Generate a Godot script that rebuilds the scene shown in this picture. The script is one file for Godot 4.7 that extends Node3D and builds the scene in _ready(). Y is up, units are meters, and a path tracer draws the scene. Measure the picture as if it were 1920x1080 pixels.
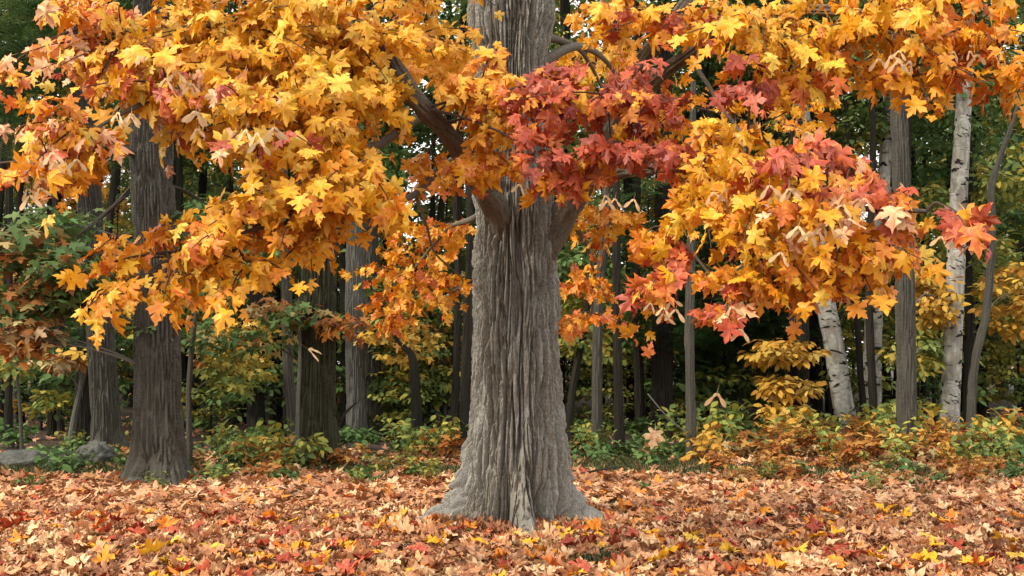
extends Node3D
# An old maple in autumn colour at the edge of a wood, leaf litter below it.

const TREE := Vector3(0.01, 0.0, -7.2)

class Leaf:
	var v := PackedVector3Array()
	var n := PackedVector3Array()
	var i := PackedInt32Array()
	var uv := PackedVector2Array()

class Soup:
	var v := PackedVector3Array()
	var n := PackedVector3Array()
	var c := PackedColorArray()
	var uv := PackedVector2Array()
	var i := PackedInt32Array()
	func leaf(t: Leaf, x: Transform3D, col: Color, uvs: PackedVector2Array) -> void:
		var o := v.size()
		v.append_array(x * t.v)
		n.append_array(Transform3D(x.basis.orthonormalized(), Vector3.ZERO) * t.n)
		var cc := PackedColorArray()
		cc.resize(t.v.size())
		cc.fill(col)
		c.append_array(cc)
		uv.append_array(uvs)
		for k in t.i:
			i.append(k + o)
	func tube(pts: Array, rad: Array, sides: int, col: Color) -> void:
		var rows := pts.size()
		var o := v.size()
		var along := 0.0
		for r in rows:
			var d: Vector3 = (pts[mini(r + 1, rows - 1)] - pts[maxi(r - 1, 0)]).normalized()
			var a := d.cross(Vector3(0.13, 0.21, 0.97)).normalized()
			var b := a.cross(d)
			if r > 0:
				along += (pts[r] - pts[r - 1]).length()
			for s in sides + 1:
				var w := TAU * s / sides
				var q := a * cos(w) + b * sin(w)
				v.append(pts[r] + q * rad[r])
				n.append(q)
				c.append(col)
				uv.append(Vector2(float(s) / sides, along))
		for r in rows - 1:
			for s in sides:
				var e := o + r * (sides + 1) + s
				i.append_array(PackedInt32Array([e, e + 1, e + sides + 1, e + 1, e + sides + 2, e + sides + 1]))
	func mesh() -> ArrayMesh:
		var a := []
		a.resize(Mesh.ARRAY_MAX)
		a[Mesh.ARRAY_VERTEX] = v
		a[Mesh.ARRAY_NORMAL] = n
		a[Mesh.ARRAY_COLOR] = c
		a[Mesh.ARRAY_TEX_UV] = uv
		a[Mesh.ARRAY_INDEX] = i
		var m := ArrayMesh.new()
		m.add_surface_from_arrays(Mesh.PRIMITIVE_TRIANGLES, a)
		return m

var rng := RandomNumberGenerator.new()
var M := {}
var taken := {}
var maple: Array[Leaf] = []        # full maple leaf, several bends
var flat_maple: Array[Leaf] = []   # curled dry maple leaf
var small_maple: Array[Leaf] = []  # few-sided maple leaf
var oval: Array[Leaf] = []
var key_leaf: Leaf
var cell_uv := {}                  # template kind -> array of uv arrays, one per cell
var big := FastNoiseLite.new()
var fine := FastNoiseLite.new()
var grain := FastNoiseLite.new()
var ridge := FastNoiseLite.new()
var plate := FastNoiseLite.new()
var plate_lift := FastNoiseLite.new()

# ---------------------------------------------------------------- helpers
func numbered(called: String) -> String:
	var k: int = taken.get(called, 0)
	taken[called] = k + 1
	return called if k == 0 else "%s_%03d" % [called, k]

func thing(called: String, label: String, category: String, at := Vector3.ZERO, group := "") -> Node3D:
	var o := Node3D.new()
	o.name = numbered(called)
	add_child(o)
	o.position = at
	o.set_meta("label", label)
	o.set_meta("category", category)
	if group != "":
		o.set_meta("group", group)
	return o

func part(called: String, mesh: Mesh, m: Material, parent: Node3D, stuff := false) -> MeshInstance3D:
	var o := MeshInstance3D.new()
	o.name = called
	o.mesh = mesh
	o.material_override = m
	parent.add_child(o, true)
	if stuff:
		o.set_meta("kind", "stuff")
	return o

func rnd(a: float, b: float) -> float:
	return rng.randf_range(a, b)

func ball() -> Vector3:
	while true:
		var p := Vector3(rnd(-1, 1), rnd(-1, 1), rnd(-1, 1))
		if p.length_squared() <= 1.0:
			return p
	return Vector3.ZERO

func ground_y(x: float, z: float) -> float:
	return 0.05 * big.get_noise_2d(x * 9.0, z * 9.0) + 0.015 * big.get_noise_2d(x * 60.0, z * 60.0)

func curve(a: Vector3, b: Vector3, sag: float, steps: int) -> Array:
	var out := []
	var mid := (a + b) * 0.5 + Vector3(rnd(-1, 1), 0, rnd(-1, 1)) * 0.07 * (b - a).length() + Vector3(0, sag, 0)
	for k in steps + 1:
		var t := float(k) / steps
		out.append(a.lerp(mid, t).lerp(mid.lerp(b, t), t))
	return out

func taper(a: float, b: float, steps: int) -> Array:
	var out := []
	for k in steps + 1:
		out.append(lerpf(a, b, float(k) / steps))
	return out

func smooth_path(p: Array, per: int) -> Array:
	var out := []
	for k in p.size() - 1:
		var a: Vector3 = p[maxi(k - 1, 0)]
		var d: Vector3 = p[mini(k + 2, p.size() - 1)]
		for s in per:
			out.append((p[k] as Vector3).cubic_interpolate(p[k + 1], a, d, float(s) / per))
	out.append(p[-1])
	return out

# ---------------------------------------------------------------- leaves
func finish_leaf(pts: PackedVector2Array, tris: PackedInt32Array, droop: float, fold: float, wave: float, twist: float, seed_v: float) -> Leaf:
	var t := Leaf.new()
	for p in pts:
		var ax := absf(p.x)
		var z := -droop * p.y * p.y + fold * ax - droop * 0.9 * ax * ax
		z += wave * grain.get_noise_2d(p.x * 160.0 + seed_v * 70.0, p.y * 160.0)
		z += twist * p.x * p.y
		t.v.append(Vector3(p.x, p.y, z))
		t.uv.append(p)
		t.n.append(Vector3.ZERO)
	for k in range(0, tris.size(), 3):
		var a := t.v[tris[k]]
		var b := t.v[tris[k + 1]]
		var c := t.v[tris[k + 2]]
		var f := (b - a).cross(c - a)
		var order := [tris[k], tris[k + 2], tris[k + 1]]
		if f.z < 0.0:
			f = -f
			order = [tris[k], tris[k + 1], tris[k + 2]]
		for q in order:
			t.i.append(q)
			t.n[q] += f
	for k in t.n.size():
		t.n[k] = t.n[k].normalized() if t.n[k].length() > 1e-9 else Vector3(0, 0, 1)
	return t

func maple_points() -> PackedVector2Array:
	var half := [[0.12, -0.07], [0.27, -0.13], [0.43, -0.04], [0.33, 0.08], [0.25, 0.17], [0.47, 0.2], [0.67, 0.41], [0.47, 0.44], [0.4, 0.56], [0.145, 0.44], [0.14, 0.6], [0.28, 0.71], [0.13, 0.77], [0.08, 0.89]]
	var out := PackedVector2Array([Vector2.ZERO])
	for p in half:
		out.append(Vector2(p[0], p[1]))
	out.append(Vector2(0, 1.04))
	for k in range(half.size() - 1, -1, -1):
		out.append(Vector2(-half[k][0], half[k][1]))
	return out

func make_maple(seed_v: int, droop: float, fold: float, wave: float, twist: float) -> Leaf:
	var o := maple_points()
	var r := RandomNumberGenerator.new()
	r.seed = 900 + seed_v
	var wide := r.randf_range(0.78, 1.12)
	for k in range(1, o.size()):
		o[k] = o[k] * Vector2(wide, 1.0) + Vector2(r.randf_range(-0.04, 0.04), r.randf_range(-0.04, 0.04))
	var c := Vector2(0, 0.34)
	var pts := PackedVector2Array(o)
	for k in 10:
		pts.append(c + (o[k * 3] - c) * 0.27)
	pts.append(c)
	pts.append_array(PackedVector2Array([Vector2(-0.012, 0.02), Vector2(0.012, 0.02), Vector2(0.03, -0.5)]))
	var tri := PackedInt32Array()
	for k in 10:
		var a := 30 + k
		var b := 30 + (k + 1) % 10
		var e := k * 3
		tri.append_array(PackedInt32Array([40, a, b, a, e, e + 1, a, e + 1, b, b, e + 1, e + 2, b, e + 2, (e + 3) % 30]))
	tri.append_array(PackedInt32Array([41, 42, 43]))
	return finish_leaf(pts, tri, droop, fold, wave, twist, seed_v)

func make_small_maple(seed_v: int, droop: float, fold: float) -> Leaf:
	var pts := PackedVector2Array()
	for p in [[0, 0.34], [0, 0], [0.38, -0.08], [0.25, 0.17], [0.64, 0.4], [0.15, 0.44], [0.2, 0.72], [0, 1.03], [-0.2, 0.72], [-0.15, 0.44], [-0.64, 0.4], [-0.25, 0.17], [-0.38, -0.08]]:
		pts.append(Vector2(p[0], p[1]))
	var tri := PackedInt32Array()
	for k in 12:
		tri.append_array(PackedInt32Array([0, 1 + k, 1 + (k + 1) % 12]))
	return finish_leaf(pts, tri, droop, fold, 0.05, 0.0, seed_v)

func make_oval(seed_v: int, droop: float, fold: float) -> Leaf:
	var pts := PackedVector2Array()
	for p in [[0, 0], [0.2, 0.2], [0.28, 0.45], [0.19, 0.75], [0, 1.0], [-0.19, 0.75], [-0.28, 0.45], [-0.2, 0.2], [0, 0.33], [0, 0.66]]:
		pts.append(Vector2(p[0], p[1]))
	var tri := PackedInt32Array([8, 0, 1, 8, 1, 2, 9, 8, 2, 9, 2, 3, 9, 3, 4, 9, 4, 5, 9, 5, 6, 9, 6, 8, 8, 6, 7, 8, 7, 0])
	return finish_leaf(pts, tri, droop, fold, 0.03, 0.0, seed_v)

func make_key() -> Leaf:
	# a pair of winged maple seeds hanging from one stalk, plump at the seeds
	var pts := PackedVector2Array()
	var bulge := PackedFloat32Array()
	var tris := PackedInt32Array()
	for s in [-1.0, 1.0]:
		var o := pts.size()
		var rows := [[0.0, 0.05, 0.03], [0.1, 0.17, 0.09], [0.2, 0.17, 0.09], [0.32, 0.12, 0.03], [0.5, 0.23, 0.02], [0.75, 0.29, 0.02], [0.95, 0.22, 0.01], [1.06, 0.06, 0.0]]
		for r in rows:
			var mid := Vector2(s * (0.03 + r[0] * 0.62), -r[0] * 0.80)
			var side := Vector2(s * 0.79, 0.61)
			for q in [-0.5, 0.0, 0.5]:
				pts.append(mid + side * (r[1] * q))
				bulge.append(r[2] if q == 0.0 else 0.0)
		for r in rows.size() - 1:
			for q in 2:
				var a := o + r * 3 + q
				tris.append_array(PackedInt32Array([a, a + 1, a + 3, a + 1, a + 4, a + 3]))
	var e := pts.size()
	pts.append_array(PackedVector2Array([Vector2(-0.014, -0.02), Vector2(0.014, -0.02), Vector2(0.09, 0.75)]))
	tris.append_array(PackedInt32Array([e, e + 1, e + 2]))
	for k in 3:
		bulge.append(0.0)
	var t := finish_leaf(pts, tris, 0.12, 0.0, 0.05, 0.1, 3.0)
	for k in bulge.size():
		t.v[k] += Vector3(0, 0, bulge[k])
		t.uv[k] = Vector2(0.1, 0.3)
	return t

# one cell per leaf colouring: base, second, vein, share of second, speckle
var cells := [
	[Color(0.95, 0.67, 0.11), Color(0.96, 0.73, 0.18), Color(0.95, 0.77, 0.30), 0.5, 0.12],   # 0 golden
	[Color(0.96, 0.74, 0.15), Color(0.94, 0.61, 0.09), Color(0.96, 0.81, 0.36), 0.35, 0.12],  # 1 yellow, amber edge
	[Color(0.95, 0.77, 0.27), Color(0.88, 0.72, 0.22), Color(0.95, 0.82, 0.42), 0.4, 0.10],   # 2 pale yellow
	[Color(0.95, 0.64, 0.10), Color(0.96, 0.71, 0.15), Color(0.95, 0.72, 0.26), 0.4, 0.14],   # 3 amber
	[Color(0.93, 0.58, 0.10), Color(0.95, 0.66, 0.14), Color(0.93, 0.67, 0.26), 0.4, 0.16],   # 4 orange amber
	[Color(0.90, 0.51, 0.14), Color(0.93, 0.60, 0.16), Color(0.91, 0.64, 0.33), 0.45, 0.14],  # 5 orange
	[Color(0.84, 0.41, 0.20), Color(0.90, 0.53, 0.18), Color(0.89, 0.61, 0.37), 0.5, 0.12],   # 6 red orange
	[Color(0.77, 0.34, 0.20), Color(0.86, 0.47, 0.20), Color(0.84, 0.51, 0.36), 0.35, 0.10],  # 7 vermilion
	[Color(0.70, 0.27, 0.15), Color(0.76, 0.34, 0.19), Color(0.78, 0.45, 0.34), 0.5, 0.10],   # 8 red
	[Color(0.71, 0.31, 0.21), Color(0.78, 0.41, 0.29), Color(0.82, 0.50, 0.40), 0.5, 0.08],   # 9 dusty crimson
	[Color(0.58, 0.21, 0.13), Color(0.68, 0.29, 0.17), Color(0.71, 0.39, 0.26), 0.4, 0.12],   # 10 deep red
	[Color(0.94, 0.74, 0.54), Color(0.92, 0.62, 0.42), Color(0.96, 0.83, 0.68), 0.4, 0.10],   # 11 peach
	[Color(0.86, 0.65, 0.45), Color(0.78, 0.51, 0.32), Color(0.90, 0.73, 0.56), 0.45, 0.16],  # 12 dry tan
	[Color(0.94, 0.80, 0.62), Color(0.87, 0.66, 0.45), Color(0.96, 0.86, 0.72), 0.4, 0.12],   # 13 pinkish dry
	[Color(0.56, 0.37, 0.25), Color(0.68, 0.46, 0.30), Color(0.72, 0.54, 0.42), 0.5, 0.18],   # 14 brown
	[Color(0.72, 0.47, 0.31), Color(0.79, 0.56, 0.37), Color(0.81, 0.58, 0.45), 0.5, 0.16],   # 15 rust
]

func seg(p: Vector2, a: Vector2, b: Vector2) -> float:
	var ab := b - a
	var t := clampf((p - a).dot(ab) / ab.length_squared(), 0.0, 1.0)
	return p.distance_to(a + ab * t)

func leaf_atlas() -> ImageTexture:
	var side := 160
	var img := Image.create(side * 4, side * 4, false, Image.FORMAT_RGB8)
	var vein := PackedFloat32Array()
	vein.resize(side * side)
	for y in side:
		for x in side:
			var p := Vector2(absf((x + 0.5) / side * 1.5 - 0.75), 1.12 - (y + 0.5) / side * 1.7)
			var d := minf(seg(p, Vector2(0, -0.5), Vector2(0, 1.0)), minf(seg(p, Vector2.ZERO, Vector2(0.64, 0.4)), seg(p, Vector2.ZERO, Vector2(0.42, -0.03))))
			var d2 := minf(minf(seg(p, Vector2(0, 0.45), Vector2(0.26, 0.7)), seg(p, Vector2(0.3, 0.19), Vector2(0.39, 0.54))), minf(seg(p, Vector2(0.25, 0.16), Vector2(0.46, 0.2)), seg(p, Vector2(0, 0.66), Vector2(0.13, 0.86))))
			vein[y * side + x] = maxf(clampf(1.0 - d / 0.016, 0.0, 1.0), 0.6 * clampf(1.0 - d2 / 0.01, 0.0, 1.0))
	for k in 16:
		var c: Array = cells[k]
		var ox := (k % 4) * side
		var oy := (k / 4) * side
		for y in side:
			for x in side:
				var blot := smoothstep(-0.25, 0.3, big.get_noise_2d(x * 1.6 + k * 311.0, y * 1.6) + (c[3] - 0.5))
				var col: Color = (c[0] as Color).lerp(c[1], blot)
				var sp := grain.get_noise_2d(x * 6.0 + k * 97.0, y * 6.0)
				col = col.lerp(c[2], vein[y * side + x] * 0.75)
				var g: float = 1.0 + sp * c[4] * 1.2
				if sp > 0.55:
					g -= (sp - 0.55) * 2.2 * c[4] * 5.0
				img.set_pixel(ox + x, oy + y, Color(col.r * g, col.g * g, col.b * g))
	img.generate_mipmaps()
	return ImageTexture.create_from_image(img)

func uv_cell(t: Leaf, cell: int) -> PackedVector2Array:
	var out := PackedVector2Array()
	for p in t.uv:
		out.append(Vector2(((cell % 4) + clampf((p.x + 0.75) / 1.5, 0.02, 0.98)) * 0.25, ((cell / 4) + clampf((1.12 - p.y) / 1.7, 0.02, 0.98)) * 0.25))
	return out

func uvs(kind: String, list: Array[Leaf], which: int, cell: int) -> PackedVector2Array:
	var key := "%s%d_%d" % [kind, which, cell]
	if not cell_uv.has(key):
		cell_uv[key] = uv_cell(list[which], cell)
	return cell_uv[key]

func one_leaf_mesh(kind: String, list: Array[Leaf], which: int, cell: int) -> ArrayMesh:
	var key := "mesh_%s%d_%d" % [kind, which, cell]
	if not cell_uv.has(key):
		var s := Soup.new()
		s.leaf(list[which], Transform3D.IDENTITY, Color.WHITE, uvs(kind, list, which, cell))
		cell_uv[key] = s.mesh()
	return cell_uv[key]

func face(tip: Vector3, normal: Vector3, size: float) -> Basis:
	var y := tip.normalized()
	var z := normal - y * normal.dot(y)
	if z.length_squared() < 1e-4:
		z = Vector3(0.3, 0.5, 0.8) - y * Vector3(0.3, 0.5, 0.8).dot(y)
	z = z.normalized()
	return Basis(y.cross(z), y, z) * size

# ---------------------------------------------------------------- materials
func noise_tex(freq: float, a: Color, b: Color, seed_v: int, size := 512) -> NoiseTexture2D:
	var n := FastNoiseLite.new()
	n.seed = seed_v
	n.frequency = freq
	n.fractal_octaves = 4
	var g := Gradient.new()
	g.set_color(0, a)
	g.set_color(1, b)
	var t := NoiseTexture2D.new()
	t.width = size
	t.height = size
	t.seamless = true
	t.noise = n
	t.color_ramp = g
	return t

func bump_tex(freq: float, seed_v: int) -> NoiseTexture2D:
	var n := FastNoiseLite.new()
	n.seed = seed_v
	n.frequency = freq
	n.fractal_octaves = 4
	var t := NoiseTexture2D.new()
	t.width = 512
	t.height = 512
	t.seamless = true
	t.as_normal_map = true
	t.bump_strength = 6.0
	t.noise = n
	return t

func birch_tex() -> ImageTexture:
	# white bark with dark lenticels and scars; u goes round the stem once, v is half a metre per repeat
	var w := 256
	var h := 512
	var img := Image.create(w, h, false, Image.FORMAT_RGB8)
	for y in h:
		for x in w:
			var a := TAU * x / w
			var b := TAU * y / h
			var s := grain.get_noise_3d(cos(a) * 30.0 + 400.0, sin(a) * 30.0, sin(b) * 120.0 + cos(b) * 60.0)
			var l := big.get_noise_3d(cos(a) * 34.0, sin(a) * 34.0 + cos(b) * 150.0, sin(b) * 150.0)
			var dark := smoothstep(0.30, 0.42, l + 0.12 * s)
			var f := 0.88 + 0.16 * s
			var col := Color(0.74 * f, 0.73 * f, 0.69 * f).lerp(Color(0.47, 0.44, 0.40), smoothstep(-0.1, 0.5, big.get_noise_3d(cos(a) * 40.0 + 900.0, sin(a) * 40.0, sin(b) * 60.0)) * 0.8)
			img.set_pixel(x, y, col.lerp(Color(0.11, 0.10, 0.09), dark * 0.95))
	var r := RandomNumberGenerator.new()
	r.seed = 5
	for k in 70:
		var ww := r.randi_range(4, 40)
		img.fill_rect(Rect2i(r.randi_range(0, w - ww), r.randi_range(0, h - 4), ww, r.randi_range(1, 3)), Color(0.30, 0.27, 0.24))
	img.generate_mipmaps()
	return ImageTexture.create_from_image(img)

func tri(m: StandardMaterial3D, scale: Vector3) -> StandardMaterial3D:
	m.uv1_triplanar = true
	m.uv1_world_triplanar = true
	m.uv1_scale = scale
	return m

func materials() -> void:
	var leaf := StandardMaterial3D.new()
	leaf.albedo_texture = leaf_atlas()
	leaf.vertex_color_use_as_albedo = true
	leaf.roughness = 0.5
	leaf.metallic_specular = 0.5
	leaf.cull_mode = BaseMaterial3D.CULL_DISABLED
	leaf.backlight_enabled = true
	leaf.backlight = Color(0.5, 0.5, 0.5)
	M.leaf = leaf
	var dry: StandardMaterial3D = leaf.duplicate()
	dry.roughness = 0.75
	dry.backlight = Color(0.25, 0.25, 0.25)
	M.dry = dry
	var wild := StandardMaterial3D.new()
	wild.vertex_color_use_as_albedo = true
	wild.roughness = 0.6
	wild.metallic_specular = 0.3
	wild.cull_mode = BaseMaterial3D.CULL_DISABLED
	wild.backlight_enabled = true
	wild.backlight = Color(0.7, 0.7, 0.7)
	M.wild = wild
	var seed_m := StandardMaterial3D.new()
	seed_m.albedo_color = Color(0.91, 0.76, 0.56)
	seed_m.roughness = 0.55
	seed_m.cull_mode = BaseMaterial3D.CULL_DISABLED
	seed_m.backlight_enabled = true
	seed_m.backlight = Color(0.3, 0.3, 0.3)
	M.seed = seed_m
	var bark := StandardMaterial3D.new()
	bark.vertex_color_use_as_albedo = true
	bark.albedo_texture = noise_tex(0.03, Color(0.66, 0.65, 0.62), Color(1, 1, 1), 3)
	bark.normal_enabled = true
	bark.normal_texture = bump_tex(0.04, 8)
	bark.normal_scale = 1.7
	bark.roughness = 0.95
	bark.metallic_specular = 0.2
	M.bark = tri(bark, Vector3(4.0, 2.2, 4.0))
	var twig := StandardMaterial3D.new()
	twig.vertex_color_use_as_albedo = true
	twig.roughness = 0.85
	twig.metallic_specular = 0.25
	M.twig = twig
	var birch := StandardMaterial3D.new()
	birch.albedo_texture = birch_tex()
	birch.uv1_scale = Vector3(1, 0.55, 1)
	birch.roughness = 0.75
	birch.metallic_specular = 0.3
	M.birch = birch
	var soil := StandardMaterial3D.new()
	soil.albedo_texture = noise_tex(0.02, Color(0.15, 0.11, 0.08), Color(0.31, 0.23, 0.15), 21)
	soil.roughness = 0.95
	M.soil = tri(soil, Vector3(0.7, 0.7, 0.7))
	var stone := StandardMaterial3D.new()
	stone.albedo_texture = noise_tex(0.02, Color(0.22, 0.22, 0.20), Color(0.44, 0.44, 0.41), 33)
	stone.normal_enabled = true
	stone.normal_texture = bump_tex(0.03, 12)
	stone.roughness = 0.9
	M.stone = tri(stone, Vector3(1.6, 1.6, 1.6))
	var blade := StandardMaterial3D.new()
	blade.vertex_color_use_as_albedo = true
	blade.roughness = 0.6
	blade.backlight_enabled = true
	blade.backlight = Color(0.4, 0.4, 0.4)
	M.blade = blade

# ---------------------------------------------------------------- the old maple
var roots := [[170.0, 0.46, 11.0, 0.17], [172.0, 0.09, 26.0, 0.45], [138.0, 0.10, 9.0, 0.22], [10.0, 0.42, 10.0, 0.17], [8.0, 0.08, 26.0, 0.45], [44.0, 0.09, 9.0, 0.25], [81.0, 0.48, 10.0, 0.17], [84.0, 0.06, 24.0, 0.5], [114.0, 0.10, 8.0, 0.28], [99.0, -0.07, 6.0, 0.3], [61.0, -0.07, 6.0, 0.32], [153.0, -0.05, 6.0, 0.3], [27.0, -0.05, 6.0, 0.3], [222.0, 0.22, 20.0, 0.2], [268.0, 0.2, 20.0, 0.2], [318.0, 0.2, 20.0, 0.2]]
var girth := [[-0.3, 0.30], [0.0, 0.295], [0.25, 0.302], [0.5, 0.308], [0.9, 0.300], [1.5, 0.287], [1.95, 0.284], [2.2, 0.285], [2.45, 0.255], [2.75, 0.235], [3.05, 0.24], [3.5, 0.30], [4.0, 0.25], [5.0, 0.19], [6.5, 0.11]]

func table(t: Array, y: float) -> float:
	for k in t.size() - 1:
		if y <= t[k + 1][0]:
			return lerpf(t[k][1], t[k + 1][1], smoothstep(0.0, 1.0, clampf((y - t[k][0]) / (t[k + 1][0] - t[k][0]), 0.0, 1.0)))
	return t[-1][1]

func flare(deg: float, y: float) -> float:
	var r := 0.0
	for q in roots:
		var d: float = fposmod(deg - q[0] + 180.0, 360.0) - 180.0
		r += q[1] * exp(-pow(d / q[2], 2.0)) * exp(-maxf(y, -0.05) / q[3])
	return r

# 1 in the crack between two plates of bark, 0 on a plate
func crack(x: float, y: float, z: float, w: float) -> float:
	return 1.0 - smoothstep(w * 0.3, w, plate.get_noise_3d(x, y, z) + 1.0)

func furrow(n: float, w: float) -> float:
	return 1.0 - smoothstep(w * 0.35, w * 1.15, absf(n))

func maple_trunk() -> ArrayMesh:
	var s := Soup.new()
	var cols := 680
	var rows := 400
	var bot := -0.12
	var top := 4.4
	for r in rows + 1:
		var y := lerpf(bot, top, float(r) / rows)
		var g := table(girth, y)
		var lean := 0.02 * sin(y * 1.3)
		for q in cols + 1:
			var a := TAU * (q % cols) / cols
			var deg := rad_to_deg(a)
			var fl := flare(deg, y)
			var ca := cos(a)
			var sa := sin(a)
			# bark: long flat plates parted by narrow deep cracks that run up and down, wander and join
			var out := 1.0 + fl * 0.9
			var yy := y - fl * 0.9
			var cx := ca * out
			var cz := sa * out
			var wx := fine.get_noise_3d(ca * 40.0, yy * 45.0, sa * 40.0) * 14.0
			var wy := fine.get_noise_3d(ca * 30.0 + 500.0, yy * 30.0, sa * 30.0) * 14.0
			var n2 := ridge.get_noise_3d(cx * 190.0 + 300.0 + wx, yy * 46.0, cz * 190.0 - wx)
			var n3 := grain.get_noise_3d(cx * 330.0, yy * 240.0, cz * 330.0)
			var n4 := big.get_noise_3d(cx * 60.0, yy * 90.0 + 50.0, cz * 60.0)
			var n1 := ridge.get_noise_3d(cx * 92.0 + wx * 0.8, yy * 16.0 + wy * 0.4, cz * 92.0 + wy * 0.8)
			var px := cx * 185.0 + wx
			var py := yy * 48.0 + wy
			var pz := cz * 185.0 + wy
			var rel := -0.026 * crack(px, py, pz, 0.34) - 0.046 * furrow(n1, 0.22) + 0.007 * plate_lift.get_noise_3d(px, py, pz) - 0.026 * furrow(n2, 0.2) + 0.010 * n3 + 0.005 * n4
			var rr := g + fl + rel + 0.012 * sin(deg * 0.0524 + y * 2.0)
			s.v.append(Vector3(ca * rr + lean, y, sa * rr))
			# grey-green lichen in patches and flecks over warmer grey bark
			var fleck := grain.get_noise_3d(cx * 420.0 + 61.0, yy * 260.0 + 17.0, cz * 420.0 - 40.0)
			var l := smoothstep(-0.3, 0.4, big.get_noise_3d(ca * 70.0 + 770.0, y * 50.0, sa * 70.0 - 320.0) + 0.5 * fleck)
			s.c.append(Color(0.385, 0.365, 0.325).lerp(Color(0.440, 0.445, 0.420), l))
			s.uv.append(Vector2(float(q) / cols, y))
			s.n.append(Vector3.ZERO)
	for r in rows:
		for q in cols:
			var e := r * (cols + 1) + q
			s.i.append_array(PackedInt32Array([e, e + 1, e + cols + 1, e + 1, e + cols + 2, e + cols + 1]))
	grid_normals(s, cols, rows)
	return s.mesh()

func grid_normals(s: Soup, cols: int, rows: int) -> void:
	var w := cols + 1
	for r in rows + 1:
		for q in cols + 1:
			var e := r * w + q
			var l := r * w + (q - 1 if q > 0 else cols - 1)
			var h := r * w + (q + 1 if q < cols else 1)
			var dn := maxi(r - 1, 0) * w + q
			var up := mini(r + 1, rows) * w + q
			s.n[e] = (s.v[up] - s.v[dn]).cross(s.v[h] - s.v[l]).normalized()

# a trunk or limb with furrowed bark along a path; its bark mottles between two near tones
func bark_stem(path: Array, rad: Array, cols: int, step: float, deep: float, plates: float, bark_a: Color, bark_b: Color, foot: float, shift: float) -> ArrayMesh:
	var s := Soup.new()
	var total := 0.0
	for k in path.size() - 1:
		total += (path[k + 1] - path[k]).length()
	var rows := maxi(int(total / step), 3)
	var pts := []
	var rr := []
	var dense := smooth_path(path, 12)
	var acc := [0.0]
	for k in dense.size() - 1:
		acc.append(acc[k] + (dense[k + 1] - dense[k]).length())
	var j := 0
	for r in rows + 1:
		var at: float = acc[-1] * r / rows
		while j < acc.size() - 2 and acc[j + 1] < at:
			j += 1
		var t: float = clampf((at - acc[j]) / maxf(acc[j + 1] - acc[j], 1e-6), 0.0, 1.0)
		pts.append((dense[j] as Vector3).lerp(dense[j + 1], t))
		var f := (j + t) / 12.0
		var fi := mini(int(f), rad.size() - 2)
		rr.append(lerpf(rad[fi], rad[fi + 1], f - fi))
	for r in rows + 1:
		var d: Vector3 = (pts[mini(r + 1, rows)] - pts[maxi(r - 1, 0)]).normalized()
		var a := d.cross(Vector3(0.13, 0.21, 0.97)).normalized()
		var b := a.cross(d)
		var along: float = acc[-1] * r / rows
		for q in cols + 1:
			var w := TAU * (q % cols) / cols
			var ca := cos(w)
			var sa := sin(w)
			var k := plates * float(rr[r]) / 0.3
			var n2w := fine.get_noise_3d(ca * 40.0, along * 60.0, sa * 40.0 + shift)
			var n1 := crack(ca * 185.0 * k + shift, along * 50.0 + 20.0 * n2w, sa * 185.0 * k + 8.0 * n2w, 0.32)
			var n2 := grain.get_noise_3d(ca * 200.0 * k, along * 110.0 + shift, sa * 200.0 * k)
			var n4 := big.get_noise_3d(ca * 40.0 + shift, along * 50.0, sa * 40.0)
			var rel := deep * (-2.4 * n1 + 0.6 * n2) + 0.05 * float(rr[r]) * n4
			var spread := 0.0
			if foot > 0.0:
				spread = foot * float(rr[r]) * exp(-maxf(along - 0.06, 0.0) / (1.1 * float(rr[r]))) * (0.75 + 0.6 * sin(w * 3.0 + shift))
			s.v.append(pts[r] + (a * ca + b * sa) * (float(rr[r]) + rel + spread))
			s.n.append(Vector3.ZERO)
			var l := smoothstep(-0.35, 0.45, 0.6 * big.get_noise_3d(ca * 50.0 + 90.0 + shift, along * 70.0, sa * 50.0) + 0.4 * grain.get_noise_3d(ca * 260.0 + 430.0, along * 150.0 - shift, sa * 260.0) + 0.5 * grain.get_noise_3d(ca * 100.0 * k + shift, along * 40.0, sa * 100.0 * k + 50.0))
			s.c.append(bark_a.lerp(bark_b, l))
			s.uv.append(Vector2(float(q) / cols, along))
	for r in rows:
		for q in cols:
			var e := r * (cols + 1) + q
			s.i.append_array(PackedInt32Array([e, e + 1, e + cols + 1, e + 1, e + cols + 2, e + cols + 1]))
	grid_normals(s, cols, rows)
	return s.mesh()

# colour mixes of the crown: cells and their weights
var mixes := {
	"Y": [0, 0, 1, 1, 2, 2, 3, 0, 1, 2, 3, 4, 0, 1, 0, 1, 3, 1, 0],
	"YA": [0, 1, 3, 3, 2, 0, 4, 1, 0, 3, 5, 0, 1],
	"A": [3, 3, 4, 0, 1, 3, 5, 0, 4, 3, 2, 6],
	"AO": [3, 4, 4, 5, 0, 5, 3, 0, 4, 6],
	"O": [4, 5, 5, 6, 3, 4, 0],
	"P": [11, 11, 2, 5, 6, 3, 0, 7],
	"PY": [11, 2, 1, 0, 3, 2, 11, 7, 1, 2, 0, 3, 9, 0],
	"PO": [11, 5, 6, 4, 5, 11, 7, 3, 0, 11, 2, 4, 3],
	"R": [8, 8, 9, 9, 7, 10, 8, 6, 9, 10, 8, 7, 10, 5, 3],
	"RA": [8, 7, 4, 9, 3, 6, 0],
	"RP": [8, 7, 11, 6, 9, 5, 13],
}

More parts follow.
